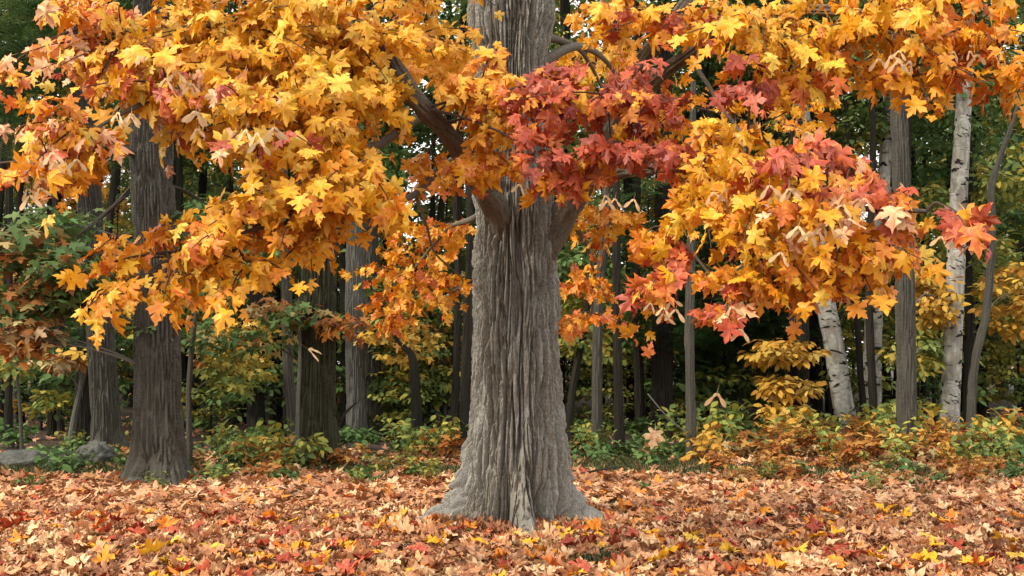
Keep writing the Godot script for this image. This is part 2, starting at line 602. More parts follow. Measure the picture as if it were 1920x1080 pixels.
# centre, radii, mix, fullness, leaf size
var sprays := [
	[Vector3(-1.45, 2.78, -5.30), Vector3(0.60, 0.25, 0.50), "Y", 1.0, 0.125],
	[Vector3(-1.93, 2.61, -5.10), Vector3(0.30, 0.22, 0.40), "PO", 0.9, 0.12],
	[Vector3(-0.91, 2.81, -5.60), Vector3(0.42, 0.33, 0.50), "Y", 1.0, 0.125],
	[Vector3(-1.02, 2.29, -5.20), Vector3(0.44, 0.28, 0.50), "Y", 1.05, 0.125],
	[Vector3(-1.63, 2.35, -4.90), Vector3(0.32, 0.19, 0.40), "PY", 1.0, 0.125],
	[Vector3(-1.47, 2.48, -5.20), Vector3(0.39, 0.23, 0.40), "YA", 1.0, 0.125],
	[Vector3(-2.00, 2.12, -4.80), Vector3(0.24, 0.13, 0.35), "PO", 0.95, 0.12],
	[Vector3(-2.08, 1.91, -4.70), Vector3(0.17, 0.14, 0.30), "PO", 0.9, 0.12],
	[Vector3(-2.04, 2.02, -4.90), Vector3(0.15, 0.10, 0.30), "A", 0.7, 0.12],
	[Vector3(-1.16, 2.10, -4.70), Vector3(0.26, 0.16, 0.35), "PY", 0.9, 0.125],
	[Vector3(-0.77, 2.03, -5.10), Vector3(0.25, 0.22, 0.40), "YA", 1.0, 0.125],
	[Vector3(-0.83, 2.60, -5.90), Vector3(0.26, 0.32, 0.40), "Y", 0.9, 0.125],
	[Vector3(-1.00, 1.88, -5.10), Vector3(0.38, 0.18, 0.40), "YA", 1.0, 0.12],
	[Vector3(-1.27, 1.71, -5.00), Vector3(0.30, 0.14, 0.35), "A", 0.95, 0.12],
	[Vector3(-1.54, 1.55, -4.90), Vector3(0.32, 0.15, 0.35), "A", 0.95, 0.12],
	[Vector3(-1.68, 1.40, -4.80), Vector3(0.15, 0.11, 0.25), "YA", 0.8, 0.12],
	[Vector3(-1.27, 1.52, -5.00), Vector3(0.22, 0.10, 0.30), "YA", 0.8, 0.12],
	[Vector3(-0.96, 1.69, -5.20), Vector3(0.21, 0.12, 0.30), "YA", 0.8, 0.12],
	[Vector3(-1.75, 1.66, -4.95), Vector3(0.17, 0.09, 0.30), "O", 0.6, 0.12],
	[Vector3(-0.54, 3.06, -6.30), Vector3(0.28, 0.28, 0.50), "YA", 0.55, 0.125],
	[Vector3(-0.25, 2.64, -6.30), Vector3(0.25, 0.23, 0.35), "A", 0.75, 0.125],
	[Vector3(-0.12, 2.62, -5.90), Vector3(0.22, 0.19, 0.30), "A", 1.1, 0.125],
	[Vector3(-0.18, 2.19, -6.00), Vector3(0.22, 0.13, 0.25), "AO", 1.1, 0.125],
	[Vector3(-0.50, 2.27, -6.20), Vector3(0.18, 0.15, 0.30), "AO", 0.35, 0.12],
	[Vector3(-2.22, 2.90, -5.40), Vector3(0.21, 0.12, 0.30), "O", 0.6, 0.12],
	[Vector3(-2.38, 2.47, -5.00), Vector3(0.06, 0.06, 0.15), "O", 0.7, 0.12],
	[Vector3(-0.03, 2.41, -5.90), Vector3(0.20, 0.10, 0.20), "A", 1.1, 0.12],
	[Vector3(0.50, 2.46, -5.50), Vector3(0.44, 0.14, 0.35), "R", 1.05, 0.135],
	[Vector3(0.19, 2.50, -5.50), Vector3(0.20, 0.10, 0.25), "R", 1.1, 0.13],
	[Vector3(0.12, 2.14, -5.50), Vector3(0.16, 0.11, 0.20), "R", 0.9, 0.13],
	[Vector3(0.62, 2.17, -5.40), Vector3(0.28, 0.16, 0.30), "R", 1.0, 0.135],
	[Vector3(0.41, 2.06, -5.60), Vector3(0.24, 0.11, 0.25), "RA", 0.85, 0.13],
	[Vector3(0.90, 3.04, -5.90), Vector3(0.38, 0.12, 0.40), "RA", 0.75, 0.13],
	[Vector3(0.55, 3.11, -6.00), Vector3(0.24, 0.10, 0.40), "O", 0.7, 0.125],
	[Vector3(1.31, 2.81, -5.40), Vector3(0.40, 0.17, 0.45), "Y", 0.85, 0.125],
	[Vector3(1.85, 2.78, -5.30), Vector3(0.39, 0.20, 0.45), "YA", 0.95, 0.13],
	[Vector3(2.31, 2.70, -5.20), Vector3(0.31, 0.19, 0.40), "AO", 0.9, 0.13],
	[Vector3(1.61, 2.63, -5.50), Vector3(0.44, 0.15, 0.40), "A", 0.7, 0.125],
	[Vector3(1.19, 2.44, -5.20), Vector3(0.15, 0.10, 0.20), "R", 0.85, 0.135],
	[Vector3(2.03, 2.50, -5.30), Vector3(0.29, 0.13, 0.35), "AO", 0.75, 0.13],
	[Vector3(2.41, 2.50, -5.20), Vector3(0.15, 0.12, 0.30), "O", 0.8, 0.13],
	[Vector3(1.01, 2.10, -5.30), Vector3(0.26, 0.16, 0.35), "YA", 0.95, 0.125],
	[Vector3(0.94, 1.89, -5.20), Vector3(0.25, 0.15, 0.35), "YA", 0.95, 0.125],
	[Vector3(1.30, 1.97, -4.70), Vector3(0.28, 0.08, 0.25), "R", 0.9, 0.15],
	[Vector3(1.54, 1.95, -4.80), Vector3(0.14, 0.08, 0.25), "RA", 0.8, 0.14],
	[Vector3(1.18, 1.85, -4.90), Vector3(0.29, 0.16, 0.35), "YA", 0.95, 0.13],
	[Vector3(1.39, 1.76, -4.70), Vector3(0.26, 0.14, 0.30), "PO", 0.95, 0.13],
	[Vector3(1.73, 1.83, -4.80), Vector3(0.17, 0.10, 0.25), "RP", 0.85, 0.14],
	[Vector3(1.93, 1.73, -4.70), Vector3(0.13, 0.07, 0.20), "R", 0.8, 0.15],
	[Vector3(1.15, 1.64, -5.00), Vector3(0.32, 0.14, 0.35), "A", 0.95, 0.125],
	[Vector3(1.54, 1.58, -4.90), Vector3(0.34, 0.13, 0.35), "AO", 0.95, 0.125],
	[Vector3(1.79, 1.59, -5.00), Vector3(0.15, 0.11, 0.20), "A", 1.0, 0.125],
	[Vector3(0.71, 1.46, -5.00), Vector3(0.11, 0.12, 0.18), "RA", 1.2, 0.125],
	[Vector3(0.73, 1.71, -5.20), Vector3(0.11, 0.09, 0.20), "AO", 0.85, 0.125],
	[Vector3(0.96, 1.47, -5.00), Vector3(0.17, 0.10, 0.20), "AO", 1.0, 0.125],
	[Vector3(1.00, 1.33, -4.90), Vector3(0.12, 0.07, 0.15), "RP", 1.2, 0.125],
	[Vector3(1.42, 1.44, -5.00), Vector3(0.21, 0.09, 0.20), "AO", 1.0, 0.125],
	[Vector3(0.68, 2.11, -7.60), Vector3(0.28, 0.17, 0.35), "AO", 0.6, 0.12],
	[Vector3(0.68, 1.73, -8.60), Vector3(0.32, 0.11, 0.40), "AO", 0.6, 0.12],
	[Vector3(0.67, 1.45, -9.00), Vector3(0.36, 0.10, 0.40), "O", 0.6, 0.12],
	[Vector3(-0.79, 1.79, -8.80), Vector3(0.44, 0.33, 0.50), "A", 0.6, 0.12],
	[Vector3(-0.55, 2.15, -8.50), Vector3(0.25, 0.19, 0.40), "A", 0.6, 0.12],
	[Vector3(-1.01, 1.53, -8.80), Vector3(0.26, 0.11, 0.30), "O", 0.7, 0.12],
	[Vector3(-1.79, 1.40, -6.00), Vector3(0.13, 0.07, 0.20), "AO", 0.6, 0.12],
	[Vector3(0.68, 3.50, -8.40), Vector3(0.33, 0.38, 0.50), "YA", 0.45, 0.12],
	[Vector3(-0.61, 3.52, -8.60), Vector3(0.51, 0.38, 0.50), "Y", 0.3, 0.12],
	[Vector3(1.11, 2.91, -7.90), Vector3(0.35, 0.31, 0.50), "A", 0.4, 0.12],
	[Vector3(1.80, 2.77, -7.60), Vector3(0.45, 0.19, 0.50), "YA", 0.4, 0.12],
	[Vector3(-0.79, 3.56, -6.00), Vector3(0.77, 0.27, 0.70), "Y", 0.35, 0.125],
	[Vector3(-2.17, 3.34, -5.60), Vector3(0.61, 0.22, 0.60), "AO", 0.35, 0.125],
	[Vector3(1.23, 3.67, -6.20), Vector3(0.74, 0.28, 0.70), "O", 0.35, 0.125],
	[Vector3(2.48, 3.42, -5.80), Vector3(0.63, 0.23, 0.60), "A", 0.35, 0.125],
	[Vector3(0.08, 4.74, -7.60), Vector3(1.13, 0.45, 0.90), "YA", 0.35, 0.125],
	[Vector3(-2.74, 2.00, -5.20), Vector3(0.18, 0.23, 0.40), "AO", 0.5, 0.125],
	[Vector3(2.86, 2.64, -5.40), Vector3(0.21, 0.21, 0.40), "AO", 0.6, 0.125],
]

# the limbs: path, radius at start and end
var limbs := [
	[[Vector3(0.02, 1.81, -7.20), Vector3(-0.08, 2.05, -6.98), Vector3(-0.22, 2.24, -6.70), Vector3(-0.35, 2.40, -6.30), Vector3(-0.53, 2.54, -5.85), Vector3(-0.71, 2.81, -5.75), Vector3(-0.94, 3.14, -5.80), Vector3(-1.24, 3.54, -5.80)], 0.085, 0.04],
	[[Vector3(0.18, 1.81, -7.20), Vector3(0.35, 2.08, -7.08), Vector3(0.49, 2.28, -6.92), Vector3(0.61, 2.58, -6.75), Vector3(0.79, 2.91, -6.50), Vector3(0.96, 3.11, -6.30), Vector3(1.15, 3.35, -6.10), Vector3(1.32, 3.67, -5.90)], 0.085, 0.045],
	[[Vector3(0.66, 2.65, -6.70), Vector3(0.86, 2.80, -6.40), Vector3(1.03, 2.89, -6.20), Vector3(1.28, 3.01, -5.90), Vector3(1.70, 2.96, -5.60), Vector3(2.16, 2.78, -5.40), Vector3(2.42, 2.66, -5.20)], 0.06, 0.018],
	[[Vector3(0.43, 2.22, -6.95), Vector3(0.69, 2.22, -6.30), Vector3(0.94, 2.09, -5.70), Vector3(1.20, 1.88, -5.20), Vector3(1.52, 1.80, -4.90), Vector3(1.87, 1.77, -4.80)], 0.055, 0.010],
	[[Vector3(-0.30, 2.36, -6.70), Vector3(-0.42, 2.29, -6.50), Vector3(-0.55, 2.10, -6.30), Vector3(-0.66, 1.99, -6.00), Vector3(-0.84, 1.87, -5.60), Vector3(-1.06, 1.79, -5.30), Vector3(-1.32, 1.70, -5.10), Vector3(-1.58, 1.56, -4.95)], 0.034, 0.008],
	[[Vector3(-0.52, 2.60, -6.40), Vector3(-0.67, 2.40, -6.10), Vector3(-0.79, 2.27, -5.80), Vector3(-0.98, 2.28, -5.40), Vector3(-1.24, 2.33, -5.15), Vector3(-1.56, 2.37, -5.00), Vector3(-1.92, 2.17, -4.90), Vector3(-2.09, 1.98, -4.80)], 0.034, 0.008],
	[[Vector3(-0.71, 2.84, -6.10), Vector3(-0.98, 2.84, -5.70), Vector3(-1.31, 2.84, -5.40), Vector3(-1.74, 2.72, -5.20), Vector3(-2.12, 2.78, -5.30)], 0.035, 0.010],
	[[Vector3(-0.56, 2.05, -6.25), Vector3(-0.51, 1.90, -6.40), Vector3(-0.48, 1.77, -6.70), Vector3(-0.34, 1.66, -7.40), Vector3(-0.46, 1.65, -8.40)], 0.012, 0.005],
	[[Vector3(1.03, 2.88, -6.20), Vector3(1.11, 2.72, -6.10), Vector3(1.19, 2.52, -6.00), Vector3(1.27, 2.36, -5.90), Vector3(1.21, 2.05, -5.50)], 0.018, 0.007],
	[[Vector3(1.20, 1.87, -5.20), Vector3(1.22, 1.73, -5.10), Vector3(1.10, 1.56, -5.00), Vector3(0.95, 1.46, -5.00)], 0.014, 0.005],
	[[Vector3(0.05, 3.01, -7.20), Vector3(0.42, 3.34, -7.55), Vector3(0.69, 3.39, -8.00), Vector3(0.91, 3.15, -8.20)], 0.05, 0.012],
	[[Vector3(0.09, 3.34, -7.20), Vector3(0.44, 3.37, -7.60), Vector3(0.58, 3.32, -7.90), Vector3(0.71, 3.22, -8.30)], 0.035, 0.010],
	[[Vector3(0.02, 2.46, -7.20), Vector3(-0.24, 2.19, -7.90), Vector3(-0.50, 2.14, -8.40), Vector3(-0.78, 1.87, -8.70)], 0.04, 0.010],
	[[Vector3(0.07, 2.17, -7.20), Vector3(0.47, 2.06, -7.80), Vector3(0.63, 1.84, -8.40), Vector3(0.66, 1.49, -8.90)], 0.035, 0.008],
]

var leaf_at: Array[Transform3D] = []
var leaf_kind := PackedInt32Array()
var leaf_cell := PackedInt32Array()
var key_at: Array[Transform3D] = []

func grow_spray(q: Array, stem_pts: Array, crown: Node3D) -> void:
	var c: Vector3 = q[0]
	var r: Vector3 = q[1]
	var mix: Array = mixes[q[2]]
	var size: float = q[4] * 0.66
	var want := int(q[3] * 4.9 * PI * r.x * r.y / (size * size * 0.62))
	var near: Vector3 = stem_pts[0]
	for p in stem_pts:
		if (p - c).length_squared() < (near - c).length_squared():
			near = p
	var wood := Soup.new()
	var brown := Color(0.085, 0.062, 0.045)
	var root := c + Vector3(0, 0.05, -r.z * 0.3)
	var main := curve(near, root, 0.06, 6)
	wood.tube(main, taper(0.009, 0.005, 6), 5, brown)
	var out_h := Vector3(c.x - TREE.x, 0, c.z - TREE.z).normalized()
	var per := 9
	var tiers := maxf(roundf(r.y / 0.14), 1.0)
	for k in maxi(int(want / per), 1):
		var b := ball()
		# leaves hang in tiers with gaps between
		b.y = clampf(roundf(b.y * tiers) / tiers + rnd(-0.3, 0.3) / tiers, -1.0, 1.0) * sqrt(maxf(1.0 - 0.6 * b.x * b.x, 0.0))
		var e := c + Vector3(b.x * r.x, b.y * r.y, b.z * r.z) * 1.3
		var away := Vector3(e.x - root.x, 0, e.z - root.z)
		e.y -= 0.1 * away.length_squared() / maxf(r.x, 0.1)
		var start := root.lerp(e, rnd(0.0, 0.35)) if k % 3 else (main[5] as Vector3)
		var tw := curve(start, e, 0.05, 4)
		wood.tube(tw, taper(0.006, 0.0025, 4), 3, brown)
		var dir := (e - start).normalized()
		var side := dir.cross(Vector3.UP).normalized()
		for m in per:
			var t := 1.0 if m == 0 else 0.3 + 0.16 * float((m - 1) / 2)
			var f := t * 4.0
			var fi := mini(int(f), 3)
			var at: Vector3 = (tw[fi] as Vector3).lerp(tw[fi + 1], f - fi)
			var sd := 0.0 if m == 0 else (1.0 if m % 2 else -1.0)
			var stalk := (side * sd * rnd(0.5, 1.0) + dir * rnd(0.1, 0.7) + out_h * rnd(0.0, 0.5) + Vector3(0, rnd(-0.5, 0.25), 0)).normalized()
			at += stalk * rnd(0.03, 0.07)
			var tip := stalk * 0.65 + Vector3(0, -0.6, 0) + ball() * 0.65
			var nor := out_h * rnd(0.5, 1.0) + Vector3(0, rnd(0.1, 0.9), 0) + ball() * 0.95
			var sz := size * rnd(0.5, 1.35)
			leaf_at.append(Transform3D(face(tip, nor, sz), at))
			leaf_kind.append(rng.randi() % maple.size())
			leaf_cell.append(mix[rng.randi() % mix.size()])
	part("branch", wood.mesh(), M.twig, crown)

# clusters of winged seeds: where they hang, how many
var key_spots := [
	[Vector3(1.27, 1.66, -4.50), 7], [Vector3(1.13, 1.82, -4.50), 4], [Vector3(1.40, 1.78, -4.50), 3], [Vector3(1.91, 1.63, -4.60), 3], [Vector3(0.68, 1.35, -4.90), 4], [Vector3(0.73, 1.38, -4.90), 1], [Vector3(0.98, 1.34, -4.80), 1], [Vector3(1.02, 1.24, -4.80), 1],
	[Vector3(0.54, 1.90, -5.30), 5], [Vector3(0.04, 2.01, -5.50), 1], [Vector3(-1.09, 2.07, -4.50), 5], [Vector3(-1.30, 2.13, -4.55), 3], [Vector3(-1.92, 1.95, -4.50), 5], [Vector3(-2.03, 1.84, -4.50), 4], [Vector3(-1.49, 2.34, -4.70), 4], [Vector3(1.82, 2.54, -5.00), 5], [Vector3(2.12, 2.56, -5.00), 3], [Vector3(-1.69, 2.16, -4.60), 4],
	[Vector3(0.98, 1.91, -5.00), 3], [Vector3(1.22, 1.58, -4.70), 3],
]

func build_maple() -> void:
	var t := thing("maple_tree", "old maple with thick furrowed grey trunk under golden, orange and red leaves", "tree", TREE)
	part("trunk", maple_trunk(), M.bark, t)
	var stems := []
	for q in limbs:
		var path := []
		for p in q[0]:
			path.append(p - TREE)
		var steps: int = path.size()
		var rad := []
		for k in steps:
			rad.append(lerpf(q[1], q[2], pow(float(k) / (steps - 1), 0.7)) * ([1.4, 1.3, 1.05][k] if k < 3 and q[1] > 0.08 else 1.0))
		var thick: bool = q[1] > 0.05
		var lm := bark_stem(path, rad, 40 if thick else 12, 0.015 if thick else 0.04, 0.006 if thick else 0.001, 1.6, Color(0.215, 0.19, 0.155), Color(0.245, 0.225, 0.19), 0.0, 40.0 * stems.size())
		part("limb", lm, M.bark, t)
		for p in smooth_path(q[0], 5):
			stems.append(p)
	var lead := bark_stem([Vector3(0.0, 4.2, 0), Vector3(0.05, 5.2, -0.1), Vector3(-0.1, 6.4, -0.2), Vector3(0.0, 7.6, -0.3)], [0.245, 0.16, 0.09, 0.03], 32, 0.06, 0.008, 1.2, Color(0.30, 0.28, 0.245), Color(0.33, 0.33, 0.305), 0.0, 7.0)
	part("leader", lead, M.bark, t)
	for k in range(8, 30):
		stems.append(TREE + Vector3(0, 3.2 + k * 0.06, 0))
	var crown := Node3D.new()
	crown.name = "crown"
	t.add_child(crown)
	crown.position = -TREE
	for q in sprays:
		grow_spray(q, stems, crown)
	for q in key_spots:
		var at: Vector3 = q[0]
		for k in q[1]:
			var b := face(Vector3(rnd(-0.3, 0.3), 1.0, rnd(-0.2, 0.5)), Vector3(rnd(-0.8, 0.8), rnd(0.0, 0.5), 1.0), rnd(0.05, 0.07))
			key_at.append(Transform3D(b, at + ball() * Vector3(0.09, 0.05, 0.05) * (0.0 if q[1] == 1 else 1.0)))
	# the leaves that show largest are single leaves, the others one mass
	var order := []
	for k in leaf_at.size():
		var p := leaf_at[k].origin
		var fx := absf(p.x / -p.z) / 0.476
		var inside: bool = fx < 1.0 and p.y < 1.09 + 0.34 * -p.z
		order.append([leaf_at[k].basis.y.length() / -p.z * (1.0 if inside else 0.0) * clampf(absf(leaf_at[k].basis.z.normalized().z), 0.2, 1.0), k])
	order.sort_custom(func(a, b): return a[0] > b[0])
	var single := {}
	for k in mini(300, order.size()):
		single[order[k][1]] = true
	var mass := Soup.new()
	for k in leaf_at.size():
		var kind := leaf_kind[k]
		if single.has(k):
			var o := part("leaf", one_leaf_mesh("m", maple, kind, leaf_cell[k]), M.leaf, crown)
			o.transform = leaf_at[k]
		else:
			var g := rnd(0.78, 1.08)
			mass.leaf(maple[kind], leaf_at[k], Color(g, g * rnd(0.93, 1.03), g), uvs("m", maple, kind, leaf_cell[k]))
	part("foliage", mass.mesh(), M.leaf, crown, true)
	var keys := Soup.new()
	keys.leaf(key_leaf, Transform3D.IDENTITY, Color(1.0, 0.97, 0.9), uv_cell(key_leaf, 13))
	var km := keys.mesh()
	for x in key_at:
		var o := part("winged_seed", km, M.seed, crown)
		o.transform = x

# ---------------------------------------------------------------- litter
func litter_cell(x: float, z: float) -> int:
	var d := big.get_noise_2d(x * 45.0 + 300.0, z * 45.0)
	if d > 0.12 and rng.randf() < 0.55:
		return [14, 15, 14, 12][rng.randi() % 4]
	if d < -0.2 and rng.randf() < 0.4:
		return [13, 12, 11, 13][rng.randi() % 4]
	var w := [12, 13, 13, 12, 15, 14, 13, 12, 12, 13, 14, 11, 15, 8, 12, 13, 12, 13, 14, 14, 15, 12, 13, 12, 5, 12, 15, 15, 14, 5]
	return w[rng.randi() % w.size()]

func lying(y: float, size: float, steep: float) -> Basis:
	var a := rnd(0, TAU)
	return face(Vector3(cos(a), rnd(-steep, steep), sin(a)), Vector3(rnd(-steep, steep), 1.0 if rng.randf() < 0.6 else -1.0, rnd(-steep, steep)), size)

func near_trunk(x: float, z: float) -> bool:
	var d := Vector2(x - TREE.x, z - TREE.z)
	return d.length() < 0.30 + flare(rad_to_deg(d.angle()), 0.03)

func build_litter() -> void:
	var s := Soup.new()
	for zone in [[4.2, 7.8, 620.0, 0], [7.8, 10.2, 650.0, 1], [10.2, 12.6, 230.0, 1], [13.0, 22.0, 18.0, 1]]:
		var wide: float = zone[1] * 0.98 + 2.0
		var n := int((zone[1] - zone[0]) * wide * zone[2])
		for k in n:
			var z := -rnd(zone[0], zone[1])
			var x := rnd(-0.5, 0.5) * wide
			if absf(x) > 0.49 * -z + 0.9 or near_trunk(x, z):
				continue
			var sz := lerpf(0.04, 0.105, pow(rng.randf(), 1.3))
			var y := ground_y(x, z) + rnd(0.008, 0.055)
			var g := rnd(0.7, 1.08)
			var tint := Color(g, g * rnd(0.92, 1.03), g * rnd(0.9, 1.05))
			if zone[3] == 0:
				var w := rng.randi() % flat_maple.size()
				s.leaf(flat_maple[w], Transform3D(lying(y, sz, 0.6), Vector3(x, y, z)), tint, uvs("f", flat_maple, w, litter_cell(x, z)))
			else:
				var w := rng.randi() % small_maple.size()
				s.leaf(small_maple[w], Transform3D(lying(y, sz * 1.05, 0.65), Vector3(x, y, z)), tint, uvs("s", small_maple, w, litter_cell(x, z)))
	# leaves banked against the maple's foot, and broken twigs
	for k in 1500:
		var a := rnd(0, TAU)
		var edge := 0.27 + flare(rad_to_deg(a), 0.06)
		var off := rnd(0.0, 0.3)
		var x := TREE.x + cos(a) * (edge + off)
		var z := TREE.z + sin(a) * (edge + off)
		var y := ground_y(x, z) + rnd(0.01, 0.04) + 0.05 * (1.0 - off / 0.3) * rng.randf()
		var w := rng.randi() % flat_maple.size()
		var g := rnd(0.75, 1.08)
		s.leaf(flat_maple[w], Transform3D(lying(y, rnd(0.06, 0.11), 0.8), Vector3(x, y, z)), Color(g, g, g), uvs("f", flat_maple, w, litter_cell(x, z)))
	for k in 420:
		var z := -rnd(4.8, 10.5)
		var x := rnd(-0.5, 0.5) * (-z + 1.5)
		if near_trunk(x, z):
			continue
		var b := lying(0.0, 1.0, 0.15)
		b = Basis(b.x * 0.012, b.y * rnd(0.08, 0.3), b.z * 0.05)
		s.leaf(oval[0], Transform3D(b, Vector3(x, ground_y(x, z) + rnd(0.045, 0.07), z)), Color(0.45, 0.42, 0.4), uvs("o", oval, 0, 14))
	var o := part("leaf_litter", s.mesh(), M.dry, self, true)
	o.set_meta("label", "carpet of dry tan, pink and rust maple leaves covering the ground")
	o.set_meta("category", "leaf litter")
	# single leaves lying on top
	var kinds := [
		[[1, 2, 0], "yellow fallen maple leaf", "yellow fallen leaves"],
		[[8, 9, 10], "red fallen maple leaf", "red fallen leaves"],
		[[5, 6, 4], "orange fallen maple leaf", "orange fallen leaves"],
		[[13, 11], "pale pinkish dry maple leaf", "pale dry fallen leaves"],
		[[12, 15], "tan or rust dry maple leaf", "tan dry fallen leaves"],
	]
	var put: Array[Vector2] = []
	var spots := [[Vector3(-0.27, 0.08, -6.95), 1], [Vector3(-0.02, 0.10, -6.62), 0], [Vector3(0.26, 0.15, -6.75), 0], [Vector3(0.39, 0.07, -6.85), 1], [Vector3(-0.17, 0.06, -6.30), 0], [Vector3(0.08, 0.02, -6.35), 0], [Vector3(-0.40, 0.03, -6.60), 0], [Vector3(-0.37, 0.01, -6.50), 3], [Vector3(0.00, 0.08, -6.45), 3], [Vector3(0.31, 0.05, -6.40), 3], [Vector3(0.39, 0.06, -6.60), 1], [Vector3(0.40, 0.03, -6.30), 1], [Vector3(-0.73, 0.04, -6.00), 0], [Vector3(-0.57, 0.02, -6.10), 1], [Vector3(1.27, 0.03, -6.20), 1], [Vector3(1.55, 0.02, -6.00), 0], [Vector3(0.36, -0.00, -5.90), 0], [Vector3(2.05, 0.01, -5.90), 0], [Vector3(-1.43, 0.06, -6.50), 1], [Vector3(-1.99, -0.00, -5.90), 0], [Vector3(-1.72, 0.02, -6.10), 0]]
	var n := 0
	var tries := 0
	while n < 290 and tries < 9000:
		tries += 1
		var z := -rnd(5.35, 7.6)
		var x := rnd(-0.5, 0.5) * 0.95 * -z
		var kd: int = [0, 0, 1, 1, 2, 2, 3, 3, 3, 4, 4][rng.randi() % 11]
		if n < spots.size():
			x = spots[n][0].x
			z = spots[n][0].z
			kd = spots[n][1]
		if near_trunk(x, z) and n >= spots.size():
			continue
		var ok := true
		for p in put:
			if p.distance_squared_to(Vector2(x, z)) < 0.011 and n >= spots.size():
				ok = false
				break
		if not ok:
			continue
		put.append(Vector2(x, z))
		var kk: Array = kinds[kd]
		var w := rng.randi() % flat_maple.size()
		var cell: int = kk[0][rng.randi() % kk[0].size()]
		var l := part(numbered("fallen_leaf"), one_leaf_mesh("f", flat_maple, w, cell), M.dry, self)
		var dist := Vector2(x - TREE.x, z - TREE.z).length()
		var place := "on the litter at the old maple's roots"
		if dist > 1.1:
			place = "on the litter before the mossy trunk" if x < 0.0 else "on the litter before the slim grey tree"
			if x < -1.7:
				place = "on the litter before the stout oak"
			elif x > 1.5:
				place = "on the litter before the birches"
		l.set_meta("label", kk[1] + " " + place)
		l.set_meta("category", "fallen leaf")
		l.set_meta("group", kk[2] + " " + place)
		var y := ground_y(x, z) + rnd(0.062, 0.08)
		l.transform = Transform3D(lying(y, rnd(0.09, 0.13), 0.4), Vector3(x, y, z))
		n += 1

func build_ground() -> void:
	var s := Soup.new()
	var xs := PackedFloat32Array()
	var zs := PackedFloat32Array()
	for k in range(-160, -16, 12):
		xs.append(k)
	for k in range(-80, 81):
		xs.append(k * 0.2)
	for k in range(28, 172, 12):
		xs.append(k)
	for k in range(-200, -32, 12):
		zs.append(k)
	for k in range(-150, 20):
		zs.append(k * 0.2)
	for k in range(16, 160, 12):
		zs.append(k)
	var w := xs.size()
	for z in zs:
		for x in xs:
			s.v.append(Vector3(x, ground_y(x, z), z))
			s.n.append(Vector3.UP)
			s.c.append(Color.WHITE)
			s.uv.append(Vector2(x, z))
	for r in zs.size() - 1:
		for q in w - 1:
			var e := r * w + q
			s.i.append_array(PackedInt32Array([e, e + 1, e + w, e + 1, e + w + 1, e + w]))
	var o := part("ground", s.mesh(), M.soil, self)
	o.set_meta("kind", "structure")

# ---------------------------------------------------------------- the wood behind
# leaf colours of the wood, as real-world base colours
var hues := {
	"G": [Color(0.110, 0.195, 0.060), Color(0.140, 0.230, 0.070), Color(0.180, 0.250, 0.080), Color(0.085, 0.155, 0.052)],
	"DG": [Color(0.045, 0.100, 0.030), Color(0.060, 0.130, 0.038), Color(0.075, 0.145, 0.048)],
	"YG": [Color(0.360, 0.350, 0.075), Color(0.240, 0.290, 0.075), Color(0.500, 0.390, 0.075), Color(0.150, 0.215, 0.060)],
	"YL": [Color(0.640, 0.390, 0.060), Color(0.560, 0.330, 0.050), Color(0.680, 0.460, 0.110), Color(0.520, 0.260, 0.045)],
	"OB": [Color(0.500, 0.210, 0.045), Color(0.400, 0.140, 0.038), Color(0.560, 0.300, 0.075), Color(0.320, 0.110, 0.040)],
	"GO": [Color(0.110, 0.195, 0.060), Color(0.140, 0.225, 0.070), Color(0.095, 0.165, 0.055), Color(0.360, 0.140, 0.042), Color(0.400, 0.300, 0.110)],
	"PL": [Color(0.520, 0.360, 0.200), Color(0.480, 0.280, 0.100), Color(0.380, 0.140, 0.040), Color(0.520, 0.420, 0.180)],
}
var spray_mesh := {}

